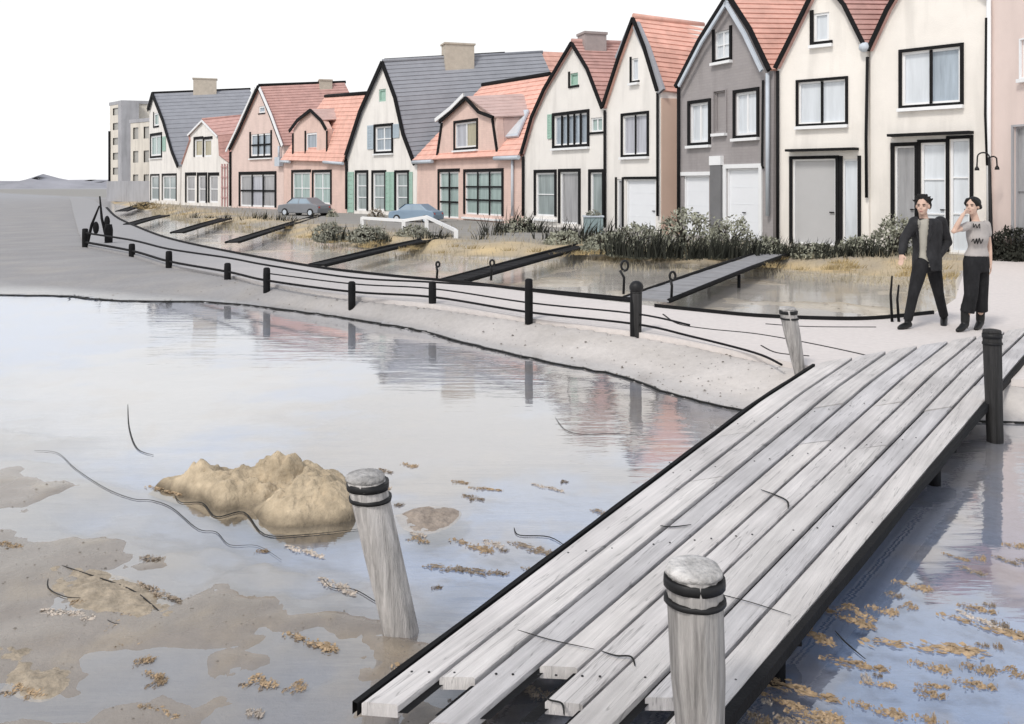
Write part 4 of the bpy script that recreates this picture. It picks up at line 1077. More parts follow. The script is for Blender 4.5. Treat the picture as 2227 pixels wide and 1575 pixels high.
M_weed = [mat('ochre_seaweed', C3(.45, .325, .20), .7, .45, 9, .4, 60), mat('brown_seaweed', C3(.36, .29, .22), .7, .4, 20, .4, 60), mat('pale_foam_weed', C3(.60, .52, .44), .7, .3, 20, .4, 60)]
def weed_proto(seed, m):
    q = random.Random(seed); mb = MB()
    cl = [(q.uniform(-.42, .42), q.gauss(0, .035), q.uniform(.03, .10)) for _ in range(7)]
    for i in range(240):
        if q.random() < .75:
            cx, cy, cr = q.choice(cl); x, y = q.gauss(cx, cr), q.gauss(cy, cr*.35)
        else: x = q.uniform(-.5, .5); y = q.gauss(0, .05*(1 - abs(x)))
        c_ = Vector((x, y, q.uniform(.0, .02)))
        a = q.gauss(0, .55); L_ = q.uniform(.012, .05)
        d = Vector((math.cos(a), math.sin(a)*.8, q.gauss(0, .10)))*L_
        s_ = Vector((-math.sin(a), math.cos(a), q.gauss(0, .6)))*L_*q.uniform(.2, .5)
        mb.quad(c_ - d, c_ - s_, c_ + d, c_ + s_)
    return mb
WP = [(weed_proto(i, None), i % 3) for i in range(6)]
WPm = []
for i, (mb, k) in enumerate(WP):
    o = mb.build('seaweed_clump', M_weed[[0, 1, 0, 2, 1, 0][i]]); WPm.append(o)
used = [False]*6
def weed(u0_, v0_, u1_, v1_, k, thick=1.0):
    A, B = gp(u0_, v0_, WZ), gp(u1_, v1_, WZ); c_ = (A + B)/2; L_ = (B - A).length*1.25
    o = WPm[k] if not used[k] else WPm[k].copy()
    if used[k]: COL.objects.link(o)
    used[k] = True
    o.location = (c_.x, c_.y, WZ + .002); o.rotation_euler = (0, 0, math.atan2(B.y - A.y, B.x - A.x)); sy = max(.6, min(1.5, L_*1.5))*thick
    o.scale = (L_, sy*.8, .22 + .12*L_)
    mname = o.data.materials[0].name
    lab = {'ochre_seaweed': 'small ochre tuft of seaweed on the shallows and wet sand', 'brown_seaweed': 'small brown tuft of seaweed on the shallows and wet sand', 'pale_foam_weed': 'small pale tuft of bleached weed on the shallows and wet sand'}[mname]
    tag(o, lab, 'seaweed', mname.replace('_', ' ') + ' tufts on the shallows')
WL = [(1118, 1182, 1215, 1212, 1), (1055, 1178, 1092, 1190, 3), (1148, 1238, 1248, 1275, 1), (930, 1232, 1012, 1242, 1), (1010, 1080, 1050, 1088, 4), (1500, 1310, 1650, 1375, 1), (1560, 1235, 1600, 1250, 3),
      (1610, 1225, 1720, 1258, 0), (1630, 1290, 1730, 1320, 1), (1700, 1340, 1800, 1400, 0), (1780, 1320, 1890, 1365, 0), (1840, 1320, 1900, 1350, 5), (1950, 1265, 2020, 1285, 0), (1970, 1315, 1995, 1325, 5), (2060, 1340, 2227, 1390, 0), (2090, 1315, 2160, 1335, 2),
      (1795, 1430, 1920, 1460, 2), (1895, 1395, 2120, 1420, 0), (1590, 1420, 1640, 1440, 5), (1640, 1470, 1810, 1525, 2), (1995, 1500, 2050, 1520, 2), (2190, 1455, 2227, 1475, 5), (1360, 1405, 1470, 1440, 2), (1390, 1350, 1480, 1375, 0),
      (1215, 1440, 1300, 1490, 0), (1300, 1435, 1400, 1470, 2), (1010, 1518, 1075, 1550, 5), (870, 1448, 975, 1472, 0), (550, 1478, 600, 1492, 5), (640, 1490, 662, 1500, 5), (1150, 1500, 1220, 1530, 3), (1860, 1530, 1960, 1560, 0), (1720, 1545, 1830, 1585, 2),
      (40, 1495, 100, 1510, 5), (245, 1360, 300, 1372, 5), (100, 1330, 200, 1345, 3), (340, 1480, 360, 1485, 5), (0, 1185, 45, 1190, 5), (330, 1060, 400, 1075, 0), (260, 1390, 310, 1398, 2), (2000, 1560, 2100, 1600, 0), (2080, 1480, 2160, 1500, 2), (1985, 1440, 2060, 1462, 0), (1930, 1290, 1960, 1300, 1), (1290, 1110, 1330, 1120, 1), (700, 1262, 770, 1290, 3)]
for a in WL: weed(*a)
q = random.Random(77)
for i in range(78):
    if i < 42: u, v = q.uniform(1560, 2300), q.uniform(1180, 1600)
    elif i < 66: u, v = q.uniform(780, 1420), q.uniform(1010, 1280)
    else: u, v = q.uniform(0, 700), q.uniform(1180, 1570)
    # nothing on or under the planks
    fx_ = 780 + (1527 - v)*1.367; gx_ = 1590 + (1520 - v)*.86
    if fx_ - 40 < u < gx_ + 60: continue
    l_ = q.choice((18, 28, 40, 60, 90))*(v - 400)/1000; sl = q.uniform(.12, .42)
    weed(u - l_/2, v - l_*sl/2, u + l_/2, v + l_*sl/2, q.choice((0, 1, 2, 3, 4, 5, 0, 2)), q.uniform(.5, 1.3))

# drawn ink strokes, modelled as thin dark tubes lying on water and planks
M_str = mat('black_ink', C3(.014, .014, .013), .6, .3, 10)
def stroke(pxs, wpx, label, z=WZ + .006):
    pts = smooth([gp(u, v, z) for u, v in pxs], 5); n = len(pts)
    mb = MB(); mb.tube(pts, [wpx*p.y/FL*.5*(.35 + .65*math.sin(math.pi*(i + .6)/(n + .2))) for i, p in enumerate(pts)], 6, squash=.5)
    tag(mb.build('ink_stroke', M_str), label, 'seaweed', 'dark ink strokes')
stroke([(75, 980), (125, 985), (165, 1020), (230, 1062), (290, 1085), (330, 1088), (375, 1105), (430, 1150), (470, 1157), (500, 1185), (560, 1187), (612, 1218)], 2.6, 'long thin wavy dark ink stroke running diagonally left of the rock')
stroke([(380, 1078), (395, 1093), (440, 1094), (470, 1124), (530, 1114), (575, 1162), (660, 1163), (785, 1150)], 4, 'wavy black ink stroke following the foot of the tan rock')
stroke([(278, 880), (281, 930), (298, 975), (334, 990)], 3.2, 'hooked dark ink stroke in the reflections above the tan rock')
stroke([(113, 1223), (180, 1245), (280, 1280), (330, 1315), (371, 1355)], 4.2, 'dark curved ink stroke along the top of the left sandbar')
stroke([(108, 1246), (105, 1278), (140, 1297), (175, 1300)], 3, 'small dark hooked ink stroke on the left sandbar')
stroke([(223, 1340), (250, 1356), (310, 1360)], 3.4, 'short dark ink stroke along the lower edge of the left sandbar')
stroke([(700, 1256), (722, 1278), (770, 1282), (820, 1310), (870, 1338), (908, 1368)], 3, 'thin dark ink stroke reaching the foot of the leaning bollard')
stroke([(1118, 1148), (1130, 1164), (1195, 1168), (1240, 1195)], 4, 'dark curled ink stroke left of the boardwalk, the uppermost of three')
stroke([(1182, 1217), (1210, 1225), (1244, 1231)], 4, 'short straight dark ink stroke left of the boardwalk, the middle of three')
stroke([(1150, 1258), (1168, 1246), (1205, 1262), (1248, 1284)], 4, 'arched dark ink stroke left of the boardwalk, the lowest of three')
stroke([(1816, 1372), (1840, 1398), (1882, 1433)], 5, 'thick dark ink stroke right of the boardwalk among the ochre tufts')
stroke([(1208, 908), (1230, 935), (1270, 945), (1330, 943), (1422, 949)], 2.4, 'faint dark curved ink stroke in the pale water below the fence')
stroke([(1558, 1290), (1640, 1312), (1720, 1338)], 0.1 + 3, 'dark ink stroke crossing towards the right edge of the boardwalk', -.085)
dk = lambda t: -.105 + .13*t
stroke([(1172, 1505), (1195, 1522), (1222, 1530), (1227, 1556)], 6, 'thick hooked dark ink stroke on the near planks of the boardwalk', -.112)
stroke([(1126, 1370), (1200, 1392), (1293, 1412)], 3.5, 'thin straight dark ink stroke across the near planks', -.095)
stroke([(1308, 1416), (1340, 1426), (1372, 1428), (1381, 1448)], 6, 'thick dark ink stroke on the planks beside the large bollard', -.097)
stroke([(1436, 1143), (1460, 1146), (1503, 1141)], 4.5, 'short level dark ink stroke on the planks above the large bollard', -.052)
stroke([(1655, 1065), (1690, 1078), (1712, 1090), (1714, 1106)], 5, 'hooked dark ink stroke on the middle planks of the boardwalk', -.04)
stroke([(1455, 1005), (1475, 1020), (1510, 1030)], 5, 'dark ink stroke on the planks near the left edge beam', -.03)

# ------------------------------------------------------------------ gardens: shrubs, reeds
M_leaf = [mat('grey_green_leaves', C3(.34, .345, .27), .8, .4, 6), mat('pale_grey_leaves', C3(.33, .33, .27), .8, .4, 6), mat('dark_leaves', C3(.03, .032, .024), .8, .5, 6), mat('ochre_grass', C3(.44, .34, .18), .8, .4, 6)]
def leafball(mb, c_, r, n, q, size):
    for i in range(n):
        d = Vector((q.gauss(0, 1), q.gauss(0, 1), q.gauss(0, 1))).normalized()
        rad = q.uniform(.55, 1.0)**.5
        lump = 1 + .28*noise.noise(d*2.2 + c_)
        p = c_ + Vector((d.x*r.x, d.y*r.y, abs(d.z)*r.z if d.z > -.25 else d.z*r.z*.2))*rad*lump
        a = Vector((q.gauss(0, 1), q.gauss(0, 1), q.gauss(0, 1) + .4)).normalized()*size*q.uniform(.6, 1.3)
        b = a.cross(d + Vector((q.gauss(0, .6), q.gauss(0, .6), q.gauss(0, .6))))
        if b.length < 1e-5: continue
        b = b.normalized()*size*.45
        mb.quad(p - a, p + b, p + a, p - b)
def shrub(label, u, v, wpx, hpx, m, n=1600, z=0.0):
    p = gp(u, v, z); k = p.y/FL; r = Vector((wpx*k/2, wpx*k*.4, hpx*k*.95)); q = random.Random(int(u))
    t = thing('shrub', label, 'shrub', p)
    mb = MB(); leafball(mb, p, r, n, q, max(.05, .035*r.x + .035)); mb.build('foliage', m, t)
    mb = MB()
    for i in range(9):
        a = q.uniform(0, 6.28); e = p + Vector((math.cos(a)*r.x*.6, math.sin(a)*r.y*.6, r.z*q.uniform(.5, .85)))
        mb.tube([p + Vector((q.gauss(0, .08), q.gauss(0, .08), -.05)), p.lerp(e, .5) + Vector((0, 0, .1)), e], [.035, .025, .01], 5)
    mb.build('branches', mat('dark_twig', C3(.06, .05, .04), .9), t)
    return t
shrub('broad grey green shrub in front of the narrow cream house', 1385, 548, 130, 72, M_leaf[0])
shrub('tallest grey green shrub, in front of the left garage door', 1490, 546, 150, 98, M_leaf[0], 2200)
shrub('rounded grey green shrub in front of the right garage door', 1588, 550, 120, 84, M_leaf[0])
shrub('clipped grey green shrub between the tall grey door and the walking man', 1945, 556, 120, 92, M_leaf[0], 2000)
shrub('low grey green hedge between the teal planter and the broad shrub', 1312, 545, 95, 44, M_leaf[0], 1300)
shrub('low olive hedge right of the dark footbridge end', 1668, 552, 90, 40, M_leaf[0], 1200)
shrub('low grey green hedge in front of the tall grey door', 1775, 556, 120, 30, M_leaf[0], 1200)
shrub('low hedge under the narrow glass pane beside the grey door', 1862, 556, 90, 48, M_leaf[0], 1300)
shrub('low grey green hedge in front of the five light window house', 1225, 533, 95, 34, M_leaf[0], 1200)
shrub('pale grey shrub left of the white garden rail', 715, 520, 75, 40, M_leaf[1])
shrub('low pale grey hedge below the white garden rail', 800, 522, 95, 34, M_leaf[1])
shrub('olive shrub below the long white garden rail end', 900, 516, 80, 30, M_leaf[1])
shrub('small brownish shrub at the foot of the green shutters', 818, 478, 44, 28, mat('brown_leaves', C3(.30, .25, .19), .8, .4, 6), 700)
shrub('black scribbly shrub below the rosy end building', 2200, 566, 110, 78, M_leaf[2], 2400)
shrub('olive shrub at the corner of the pink dormer house', 1130, 506, 90, 36, M_leaf[0], 1000)
shrub('tiny green shrub right of the grey car', 722, 473, 26, 20, M_leaf[0], 500)
shrub('sparse low bush below the far cream house', 318, 452, 60, 14, M_leaf[3], 500)

def reed_proto(seed, m, n=36, lean=.45):
    q = random.Random(seed); mb = MB()
    for i in range(n):
        x, y = q.gauss(0, .30), q.gauss(0, .22); hgt = q.uniform(.45, 1.0)*(1 - .35*min(1, abs(x)/.6)); a = q.gauss(.35, lean); b = q.gauss(0, .25); w = q.uniform(.022, .046)
        pts = [Vector((x + math.sin(a)*hgt*t*t*.55 + x*.25*t, y + b*t*t*.3, hgt*t*(1 - .12*t*abs(a)))) for t in (0, .25, .5, .75, 1)]
        th = q.uniform(0, 3.14); sd = Vector((math.cos(th), math.sin(th), 0))
        for k in range(4):
            w0, w1 = w*(1 - k/4.2), w*(1 - (k + 1)/4.2); mb.quad(pts[k] - sd*w0, pts[k] + sd*w0, pts[k+1] + sd*w1, pts[k+1] - sd*w1)
    return mb.build('grass_tuft', m)
RP = [reed_proto(1, M_leaf[2]), reed_proto(2, M_leaf[2], 26, .7), reed_proto(3, M_leaf[2], 48, .3), reed_proto(4, M_leaf[3], 44, .6)]
ru = [False]*4
def reed(u, v, hpx, k, wide=1.0, label='dark grass tuft on the garden bank', group='dark grass tufts on the garden bank'):
    p = gp(u, v, -.03); o = RP[k] if not ru[k] else RP[k].copy()
    if ru[k]: COL.objects.link(o)
    ru[k] = True
    s_ = hpx*p.y/FL*(1.3 if k < 3 else 1)
    o.location = p; o.rotation_euler = (0, 0, rnd.uniform(-.5, .5)); o.scale = (s_*wide*1.1, s_, s_)
    tag(o, label, 'grass', group)
near_l = ('dark spiky grass tuft on the bank in front of the grey house shrubs', 'dark spiky tufts before the shrubs')
mid_l = ('dark spiky grass tuft on the bank below the pink dormer house', 'dark spiky tufts below the pink house')
right_l = ('dark spiky grass tuft between the tall grey door and the walking man', 'dark spiky tufts left of the man')
far_l = ('small dark grass tuft below the far houses', 'small dark tufts below the far houses')
for (u, v, hp, k, w, lb) in [(918, 523, 22, 2, 1.2, mid_l), (945, 524, 32, 0, .9, mid_l), (968, 520, 20, 1, 1.2, mid_l), (1072, 516, 50, 1, .8, mid_l), (1102, 508, 56, 0, .8, mid_l), (1135, 508, 48, 0, .9, mid_l), (1170, 510, 40, 1, .9, mid_l), (1045, 524, 30, 1, .9, mid_l),
                        (1205, 524, 44, 0, 1.0, near_l), (1252, 532, 46, 2, .8, near_l), (1290, 536, 50, 2, .8, near_l), (1322, 540, 54, 2, .8, near_l), (1355, 556, 60, 2, .8, near_l), (1395, 560, 56, 2, .8, near_l), (1430, 560, 60, 2, .8, near_l), (1475, 562, 56, 2, .8, near_l), (1525, 562, 60, 2, .8, near_l), (1575, 562, 56, 2, .8, near_l), (1232, 528, 50, 1, .8, near_l), (1270, 522, 52, 1, .9, near_l), (1305, 530, 55, 0, .9, near_l), (1338, 552, 58, 2, .8, near_l), (1375, 552, 60, 1, .8, near_l), (1410, 556, 66, 0, .9, near_l), (1448, 558, 52, 1, .9, near_l), (1500, 562, 60, 1, .9, near_l), (1550, 560, 56, 0, .8, near_l), (1600, 560, 66, 2, .7, near_l), (1628, 558, 50, 0, .8, near_l),
                        (1660, 556, 44, 2, .9, right_l), (1712, 558, 40, 0, 1.1, right_l), (1752, 560, 40, 2, 1.1, right_l), (1798, 562, 42, 2, 1.0, right_l), (1845, 562, 46, 2, .9, right_l), (1888, 563, 48, 2, .9, right_l), (1690, 556, 42, 2, .9, right_l), (1730, 558, 38, 2, 1.2, right_l), (1775, 560, 40, 0, 1.2, right_l), (1820, 562, 42, 1, 1.0, right_l), (1868, 560, 48, 0, .9, right_l), (1905, 562, 52, 1, .9, right_l), (1932, 562, 56, 0, .7, right_l),
                        (548, 478, 18, 0, 1.2, far_l), (575, 480, 22, 2, .9, far_l), (600, 482, 22, 0, 1.0, far_l), (630, 484, 22, 1, 1.1, far_l), (424, 474, 14, 2, 1.0, far_l), (455, 475, 10, 1, 1.5, far_l), (488, 476, 14, 0, 1.0, far_l),
                        (700, 520, 30, 1, 1.0, far_l), (735, 524, 36, 0, .8, far_l), (775, 524, 38, 1, .9, far_l), (815, 526, 32, 2, .6, far_l), (840, 526, 26, 1, .6, far_l), (300, 452, 16, 1, 1.5, far_l)]:
    reed(u, v, hp, k, w, lb[0], lb[1])
for (u, v, hp) in [(2172, 566, 62), (2205, 568, 66), (2230, 570, 60)]:
    reed(u, v, hp, 2, .8, 'dense black grass tuft below the rosy end building', 'black tufts below the end building')
q = random.Random(11)
BK = [(2088, 612), (1950, 604), (1800, 594), (1600, 580), (1320, 568), (1000, 559), (740, 538), (560, 502), (420, 481), (330, 463)]
for i in range(70):
    t = q.random()*(len(BK) - 1); k = int(t); f_ = t - k; u = BK[k][0] + (BK[k+1][0] - BK[k][0])*f_; v = BK[k][1] + (BK[k+1][1] - BK[k][1])*f_ - q.uniform(2, 24)
    hp = q.uniform(9, 20)*(v - 400)/170
    reed(u, v, hp, 3, 1.8, 'ochre tuft of dry grass on the bank of the basin', 'ochre dry grass tufts along the basin bank')

def ground_z(x, y):
    r_ = math.hypot(x, y); i = np.interp(r_, rr, np.arange(nr_)); j = np.interp(math.atan2(x, y), ang, np.arange(na))
    return float(Z[int(round(i)), int(round(j))])
mb = MB(); q = random.Random(21)
for i in range(6500):
    u = q.uniform(0, 2227); v = q.choice((q.uniform(640, 900), q.uniform(640, 900), q.uniform(950, 1575)))
    p = gp(u, v, WZ)
    z = ground_z(p.x, p.y)
    if z < WZ + .002 or z > -.055: continue
    r_ = q.uniform(.0014, .0044)*(p.y/4)**.75*q.choice((1, 1, 1.8))
    i0 = len(mb.v); c_ = Vector((p.x, p.y, z))
    for k in range(5):
        a = 1.256*k + q.uniform(-.3, .3); mb.v.append(c_ + Vector((math.cos(a)*r_*1.3, math.sin(a)*r_, -.001)))
    mb.v.append(c_ + Vector((0, 0, r_*.7)))
    for k in range(5): mb.f.append((i0 + k, i0 + (k+1) % 5, i0 + 5)); mb.sm.append(True)
tag(mb.build('pebbles', mat('mixed_pebbles', C3(.27, .24, .205), .8, .6, 2.0)), kind='stuff')
mb = MB()
for i in range(6000):
    t = q.random()*(len(BK) - 1); k = int(t); f_ = t - k; u = BK[k][0] + (BK[k+1][0] - BK[k][0])*f_; v = BK[k][1] + (BK[k+1][1] - BK[k][1])*f_
    v -= abs(q.gauss(0, 1))*.16*(v - 400)
    if v < 420: continue
    p = gp(u, v, -.1); p.z = ground_z(p.x, p.y)
    hh = q.uniform(.05, .22)*(p.y/20)**.6; a = q.uniform(0, 6.28); w_ = .008*(p.y/20)
    sd_ = Vector((math.cos(a), math.sin(a), 0))*w_; tip = p + Vector((q.gauss(0, .3)*hh, q.gauss(0, .3)*hh, hh))
    mb.quad(p - sd_, p + sd_, tip)
tag(mb.build('bank_grass', mat('dry_bank_grass', C3(.42, .37, .27), .9, .45, 1.2)), kind='stuff')

# ------------------------------------------------------------------ garden rail, cars, planter, lamp
p = gp(863, 508); gr = thing('garden_fence', 'low white garden rail with posts in front of the blue car', 'fence', p)
pts = [gp(788, 498), gp(862, 506), gp(925, 508), gp(990, 520)]
tops = [at(788, 474, pts[0].y), at(878, 480, pts[1].y), at(928, 472, pts[2].y), at(992, 502, pts[3].y)]
mb = MB()
for a, b in zip(tops[:-1], tops[1:]):
    d = (b - a)/2; n_ = Vector((-d.y, d.x, 0)).normalized(); mb.obox((a + b)/2, d, n_*.03, (0, 0, .06))
mb.build('rail', M_white, gr)
for a, g_ in zip(tops, pts):
    mb = MB(); mb.obox((a.x, a.y, a.z/2 - .03), (.07, 0, 0), (0, .07, 0), (0, 0, a.z/2 + .06)); mb.build('post', M_white, gr)

def car(label, u, v, yaw, sc_, body, group='cars parked in front of the houses'):
    p = gp(u, v); t = thing('parked_car', label, 'car', p, group)
    M_ = Matrix.Translation(p) @ Matrix.Rotation(yaw, 4, 'Z') @ Matrix.Scale(sc_, 4)
    def X_(mb):
        mb.v = [M_ @ v_ for v_ in mb.v]; return mb
    side = [(-2.0, .25), (-2.05, .6), (-1.95, .85), (-1.2, .95), (-.55, 1.42), (.75, 1.45), (1.45, .98), (1.95, .88), (2.05, .6), (2.0, .25)]
    mb = MB(); n = len(side)
    def sec(wf): return [Vector((x, (0.82*(1 - .22*max(0, (z - .9)/.55)))*wf, z)) for x, z in side]
    Ls, Rs = sec(-1), sec(1)
    mb.quad(*Ls); mb.quad(*Rs[::-1])
    for k in range(n): mb.quad(Ls[k], Ls[(k+1) % n], Rs[(k+1) % n], Rs[k])
    o = X_(mb).build('body', body, t)
    bv = o.modifiers.new('soft', 'BEVEL'); bv.width = .06*sc_; bv.segments = 3; bv.limit_method = 'ANGLE'
    gm = mat('car_glass', C3(.30, .38, .45), .1, .1, 2, spec=.6)
    for sgn in (-1, 1):
        mb = MB(); f_ = lambda x, z: Vector((x, sgn*(.835*(1 - .22*max(0, (z - .9)/.55))), z))
        mb.quad(f_(-1.0, .98), f_(.05, .98), f_(.05, 1.36), f_(-.5, 1.36)); mb.quad(f_(.12, .98), f_(1.3, 1.0), f_(.78, 1.37), f_(.12, 1.36)); X_(mb).build('window', gm, t)
    mb = MB(); mb.quad(Vector((-1.18, -.72, 1.0)), Vector((-1.18, .72, 1.0)), Vector((-.62, .62, 1.41)), Vector((-.62, -.62, 1.41)))
    mb.v = [v_ + Vector((-.03, 0, .03)) for v_ in mb.v]; X_(mb).build('windscreen', gm, t)
    for x in (-1.25, 1.3):
        for sgn in (-1, 1):
            mb = MB(); mb.tube([Vector((x, sgn*.66, .31)), Vector((x, sgn*.86, .31))], .31, 18); wh = X_(mb).build('wheel', mat('tyre_rubber', C3(.03, .03, .03), .9), t)
            mb = MB(); mb.tube([Vector((x, sgn*.862, .31)), Vector((x, sgn*.875, .31))], .19, 14); X_(mb).build('rim', M_lead, wh)
    for sgn in (-1, 1):
        mb = MB(); mb.ell((-2.0, sgn*.55, .68), (.06, .18, .08), 10, 6); X_(mb).build('headlight', M_white, t)
        mb = MB(); mb.ell((2.0, sgn*.6, .7), (.06, .12, .09), 10, 6); X_(mb).build('tail_light', mat('red_lens', C3(.45, .08, .06), .3), t)
    return t
car('small grey car parked in front of the pink dormer house with the white framed window', 662, 470, R(-28), .74, mat('grey_car_paint', C3(.22, .23, .25), .35, .08, 1, spec=.5))
car('blue car parked behind the white garden rail', 905, 484, R(-25), .62, mat('blue_car_paint', C3(.24, .33, .43), .35, .08, 1, spec=.5))

p = gp(1290, 508); t = thing('planter_box', 'teal grey planter box in front of the cream house with the striped window', 'planter', p); k = p.y/FL
mb = MB(); mb.box(p.x - 20*k, p.x + 20*k, p.y - .3, p.y + .3, 0, 36*k); mb.build('box', mat('teal_grey_paint', C3(.28, .36, .37), .6), t)
mb = MB(); mb.box(p.x - 22*k, p.x + 22*k, p.y - .34, p.y + .34, 36*k, 39*k); mb.build('rim', M_lead, t)
mb = MB(); leafball(mb, p + Vector((0, 0, 39*k)), Vector((16*k, .25, .22)), 260, random.Random(4), .05); mb.build('foliage', M_leaf[1], t)
p = gp(1694, 533) + Vector((0, -.35, 0)); t = thing('potted_plant', 'small dark potted plant by the left edge of the tall grey door', 'plant', p)
mb = MB(); mb.lathe(p, [(.10, 0), (.14, .22), (.15, .24)], 14); mb.build('pot', M_greyc, t)
mb = MB(); leafball(mb, p + Vector((0, 0, .25)), Vector((.14, .14, .38)), 420, random.Random(5), .045); mb.build('foliage', mat('dark_grey_leaves', C3(.12, .12, .11), .8, .4, 6), t)  # dark grey is the foliage's own colour

p = gp(2156, 566); t = thing('street_lamp', 'black street lamp with two curved arms behind the woman', 'street lamp', p); k = p.y/FL
hh = (566 - 342)*k
mb = MB(); mb.tube([p, p + Vector((-.02, 0, hh*.4)), p + Vector((-.05, 0, hh))], [.06, .045, .03], 10); mb.build('pole', M_iron, t)
for sgn, rw, dpx in ((-1, 13, 20), (1, 8, 14)):
    tp = p + Vector((-.05, 0, hh - (.05 if sgn > 0 else 0))); pts = [tp + Vector((sgn*rw*k*(1 - math.cos(a)), 0, math.sin(a)*10*k*(1 if sgn < 0 else .6))) for a in np.linspace(0, math.pi, 9)]
    pts.append(pts[-1] + Vector((sgn*.01, 0, -dpx*k)))
    mb = MB(); mb.tube(pts, .018, 8); ar = mb.build('arm', M_iron, t)
    mb = MB(); mb.lathe(pts[-1] + Vector((0, 0, -.1)), [(.055, 0), (.05, .05), (.02, .1)], 12); mb.build('lamp_shade', M_iron, ar)

# far dune ridge
mb = MB(); q = random.Random(2); n = 90; prev = None
for i in range(n + 1):
    x = -420 + 480*i/n; u = U0 + x/420*FL
    hgt = 3.6 + 1.4*noise.noise(Vector((i*.13, 0, 0))) + .5*noise.noise(Vector((i*.6, 3, 0))) + 3.2*math.exp(-((u - 105)/26)**2)
    hgt = max(1.5, hgt); yy = 420 + 20*noise.noise(Vector((i*.1, 5, 1)))
    cur = (Vector((x, yy - 26, -.3)), Vector((x, yy - 10, hgt*.65)), Vector((x, yy, hgt)), Vector((x, yy + 40, -.3)))
    if prev:
        for a in range(3): mb.quad(prev[a], cur[a], cur[a+1], prev[a+1]); mb.sm[-1] = True
    prev = cur
o = mb.build('dune', mat('grey_blue_dune', C3(.34, .34, .37), .95, .25, .05)); tag(o, kind='structure')  # the dune's own grey-blue colour
# grey retaining wall at the far end of the promenade
a, b = at(236, 432, 96), at(330, 442, 88); mb = MB(); d = (b - a)/2; d.z = 0; n_ = Vector((-d.y, d.x, 0)).normalized()
t = thing('retaining_wall', 'low dark grey wall in front of the far tower block', 'wall', (a.x, a.y, 0))
mb.obox(((a.x+b.x)/2, (a.y+b.y)/2, 1.05), d, n_*.2, (0, 0, 1.1)); mb.build('wall', M_greyc, t)

# ------------------------------------------------------------------ people
def remesh(mb, name, m, parent, vox=.009, it=6):
    o = mb.build(name, m, parent)
    r_ = o.modifiers.new('r', 'REMESH'); r_.mode = 'VOXEL'; r_.voxel_size = vox; r_.use_smooth_shade = True
    s_ = o.modifiers.new('s', 'SMOOTH'); s_.iterations = it; s_.factor = .5
    dg = bpy.context.evaluated_depsgraph_get(); me2 = bpy.data.meshes.new_from_object(o.evaluated_get(dg))
    o.modifiers.clear(); old = o.data; o.data = me2; me2.name = name; bpy.data.meshes.remove(old)
    me2.materials.clear(); me2.materials.append(m)
    me2.polygons.foreach_set('use_smooth', [True]*len(me2.polygons))
    return o
def loft(mb, secs, yaw=0.0, seg=22, sub=6, close=True):
    """smooth trunk through (centre, rx, ry) sections, top to bottom"""
    S_ = [(Vector(c_), a, b) for c_, a, b in secs]; out = []
    for i in range(len(S_) - 1):
        q0, q1, q2, q3 = S_[max(i-1, 0)], S_[i], S_[i+1], S_[min(i+2, len(S_)-1)]
        for k in range(sub):
            t = k/sub; f = lambda A, B, C, D: .5*(2*B + (C - A)*t + (2*A - 5*B + 4*C - D)*t*t + (3*B - A - 3*C + D)*t**3)
            out.append(tuple(f(q0[j], q1[j], q2[j], q3[j]) for j in range(3)))
    out.append(S_[-1]); i0 = len(mb.v); cy, sy = math.cos(yaw), math.sin(yaw)
    for c_, a, b in out:
        for j in range(seg):
            t = 2*math.pi*j/seg; x, y = a*math.copysign(abs(math.cos(t))**.85, math.cos(t)), b*math.copysign(abs(math.sin(t))**.85, math.sin(t))
            mb.v.append(c_ + Vector((x*cy - y*sy, x*sy + y*cy, 0)))
    n = len(out)
    for k in range(n - 1):
        for j in range(seg):
            m = (j + 1) % seg; mb.f.append((i0 + k*seg + j, i0 + k*seg + m, i0 + (k+1)*seg + m, i0 + (k+1)*seg + j)); mb.sm.append(True)
    mb.f.append(tuple(i0 + j for j in range(seg))); mb.f.append(tuple(i0 + (n-1)*seg + j for j in range(seg))[::-1]); mb.sm += [False, False]
def limb(mb, pts, rads, squash=1.0, seg=14, tip=True):
    P = [Vector(p) for p in pts]
    mb.tube(P, rads, seg, True, squash)
    for k, (p, r_) in enumerate(zip(P, rads)):
        if tip or k < len(P) - 1: mb.ell(p, r_*.99, 12, 8)
SKIN = mat('skin', C3(.62, .43, .34), .6, .06, 8); M_hair = mat('black_hair', C3(.012, .011, .01), .6, .4, 30, .5, 90, (1, 1, 4)); M_cloth = mat('black_cloth', C3(.016, .016, .018), .85, .5, 14, 1.0, 16, (1, 1, .45)); M_jack = mat('black_jacket_cloth', C3(.026, .026, .029), .7, .5, 12, 1.0, 14, (1, 1, .6))
M_eye = mat('dark_eye', C3(.03, .02, .02), .3, 0); M_lip = mat('lip', C3(.42, .20, .18), .5, 0); M_shoe = mat('black_leather', C3(.012, .012, .012), .4, .2, 10)
M_top = mat('pale_grey_top', C3(.42, .39, .375), .85, .12, 8, .3, 100); M_tee = mat('greige_shirt', C3(.42, .40, .35), .85, .1, 8, .3, 100)
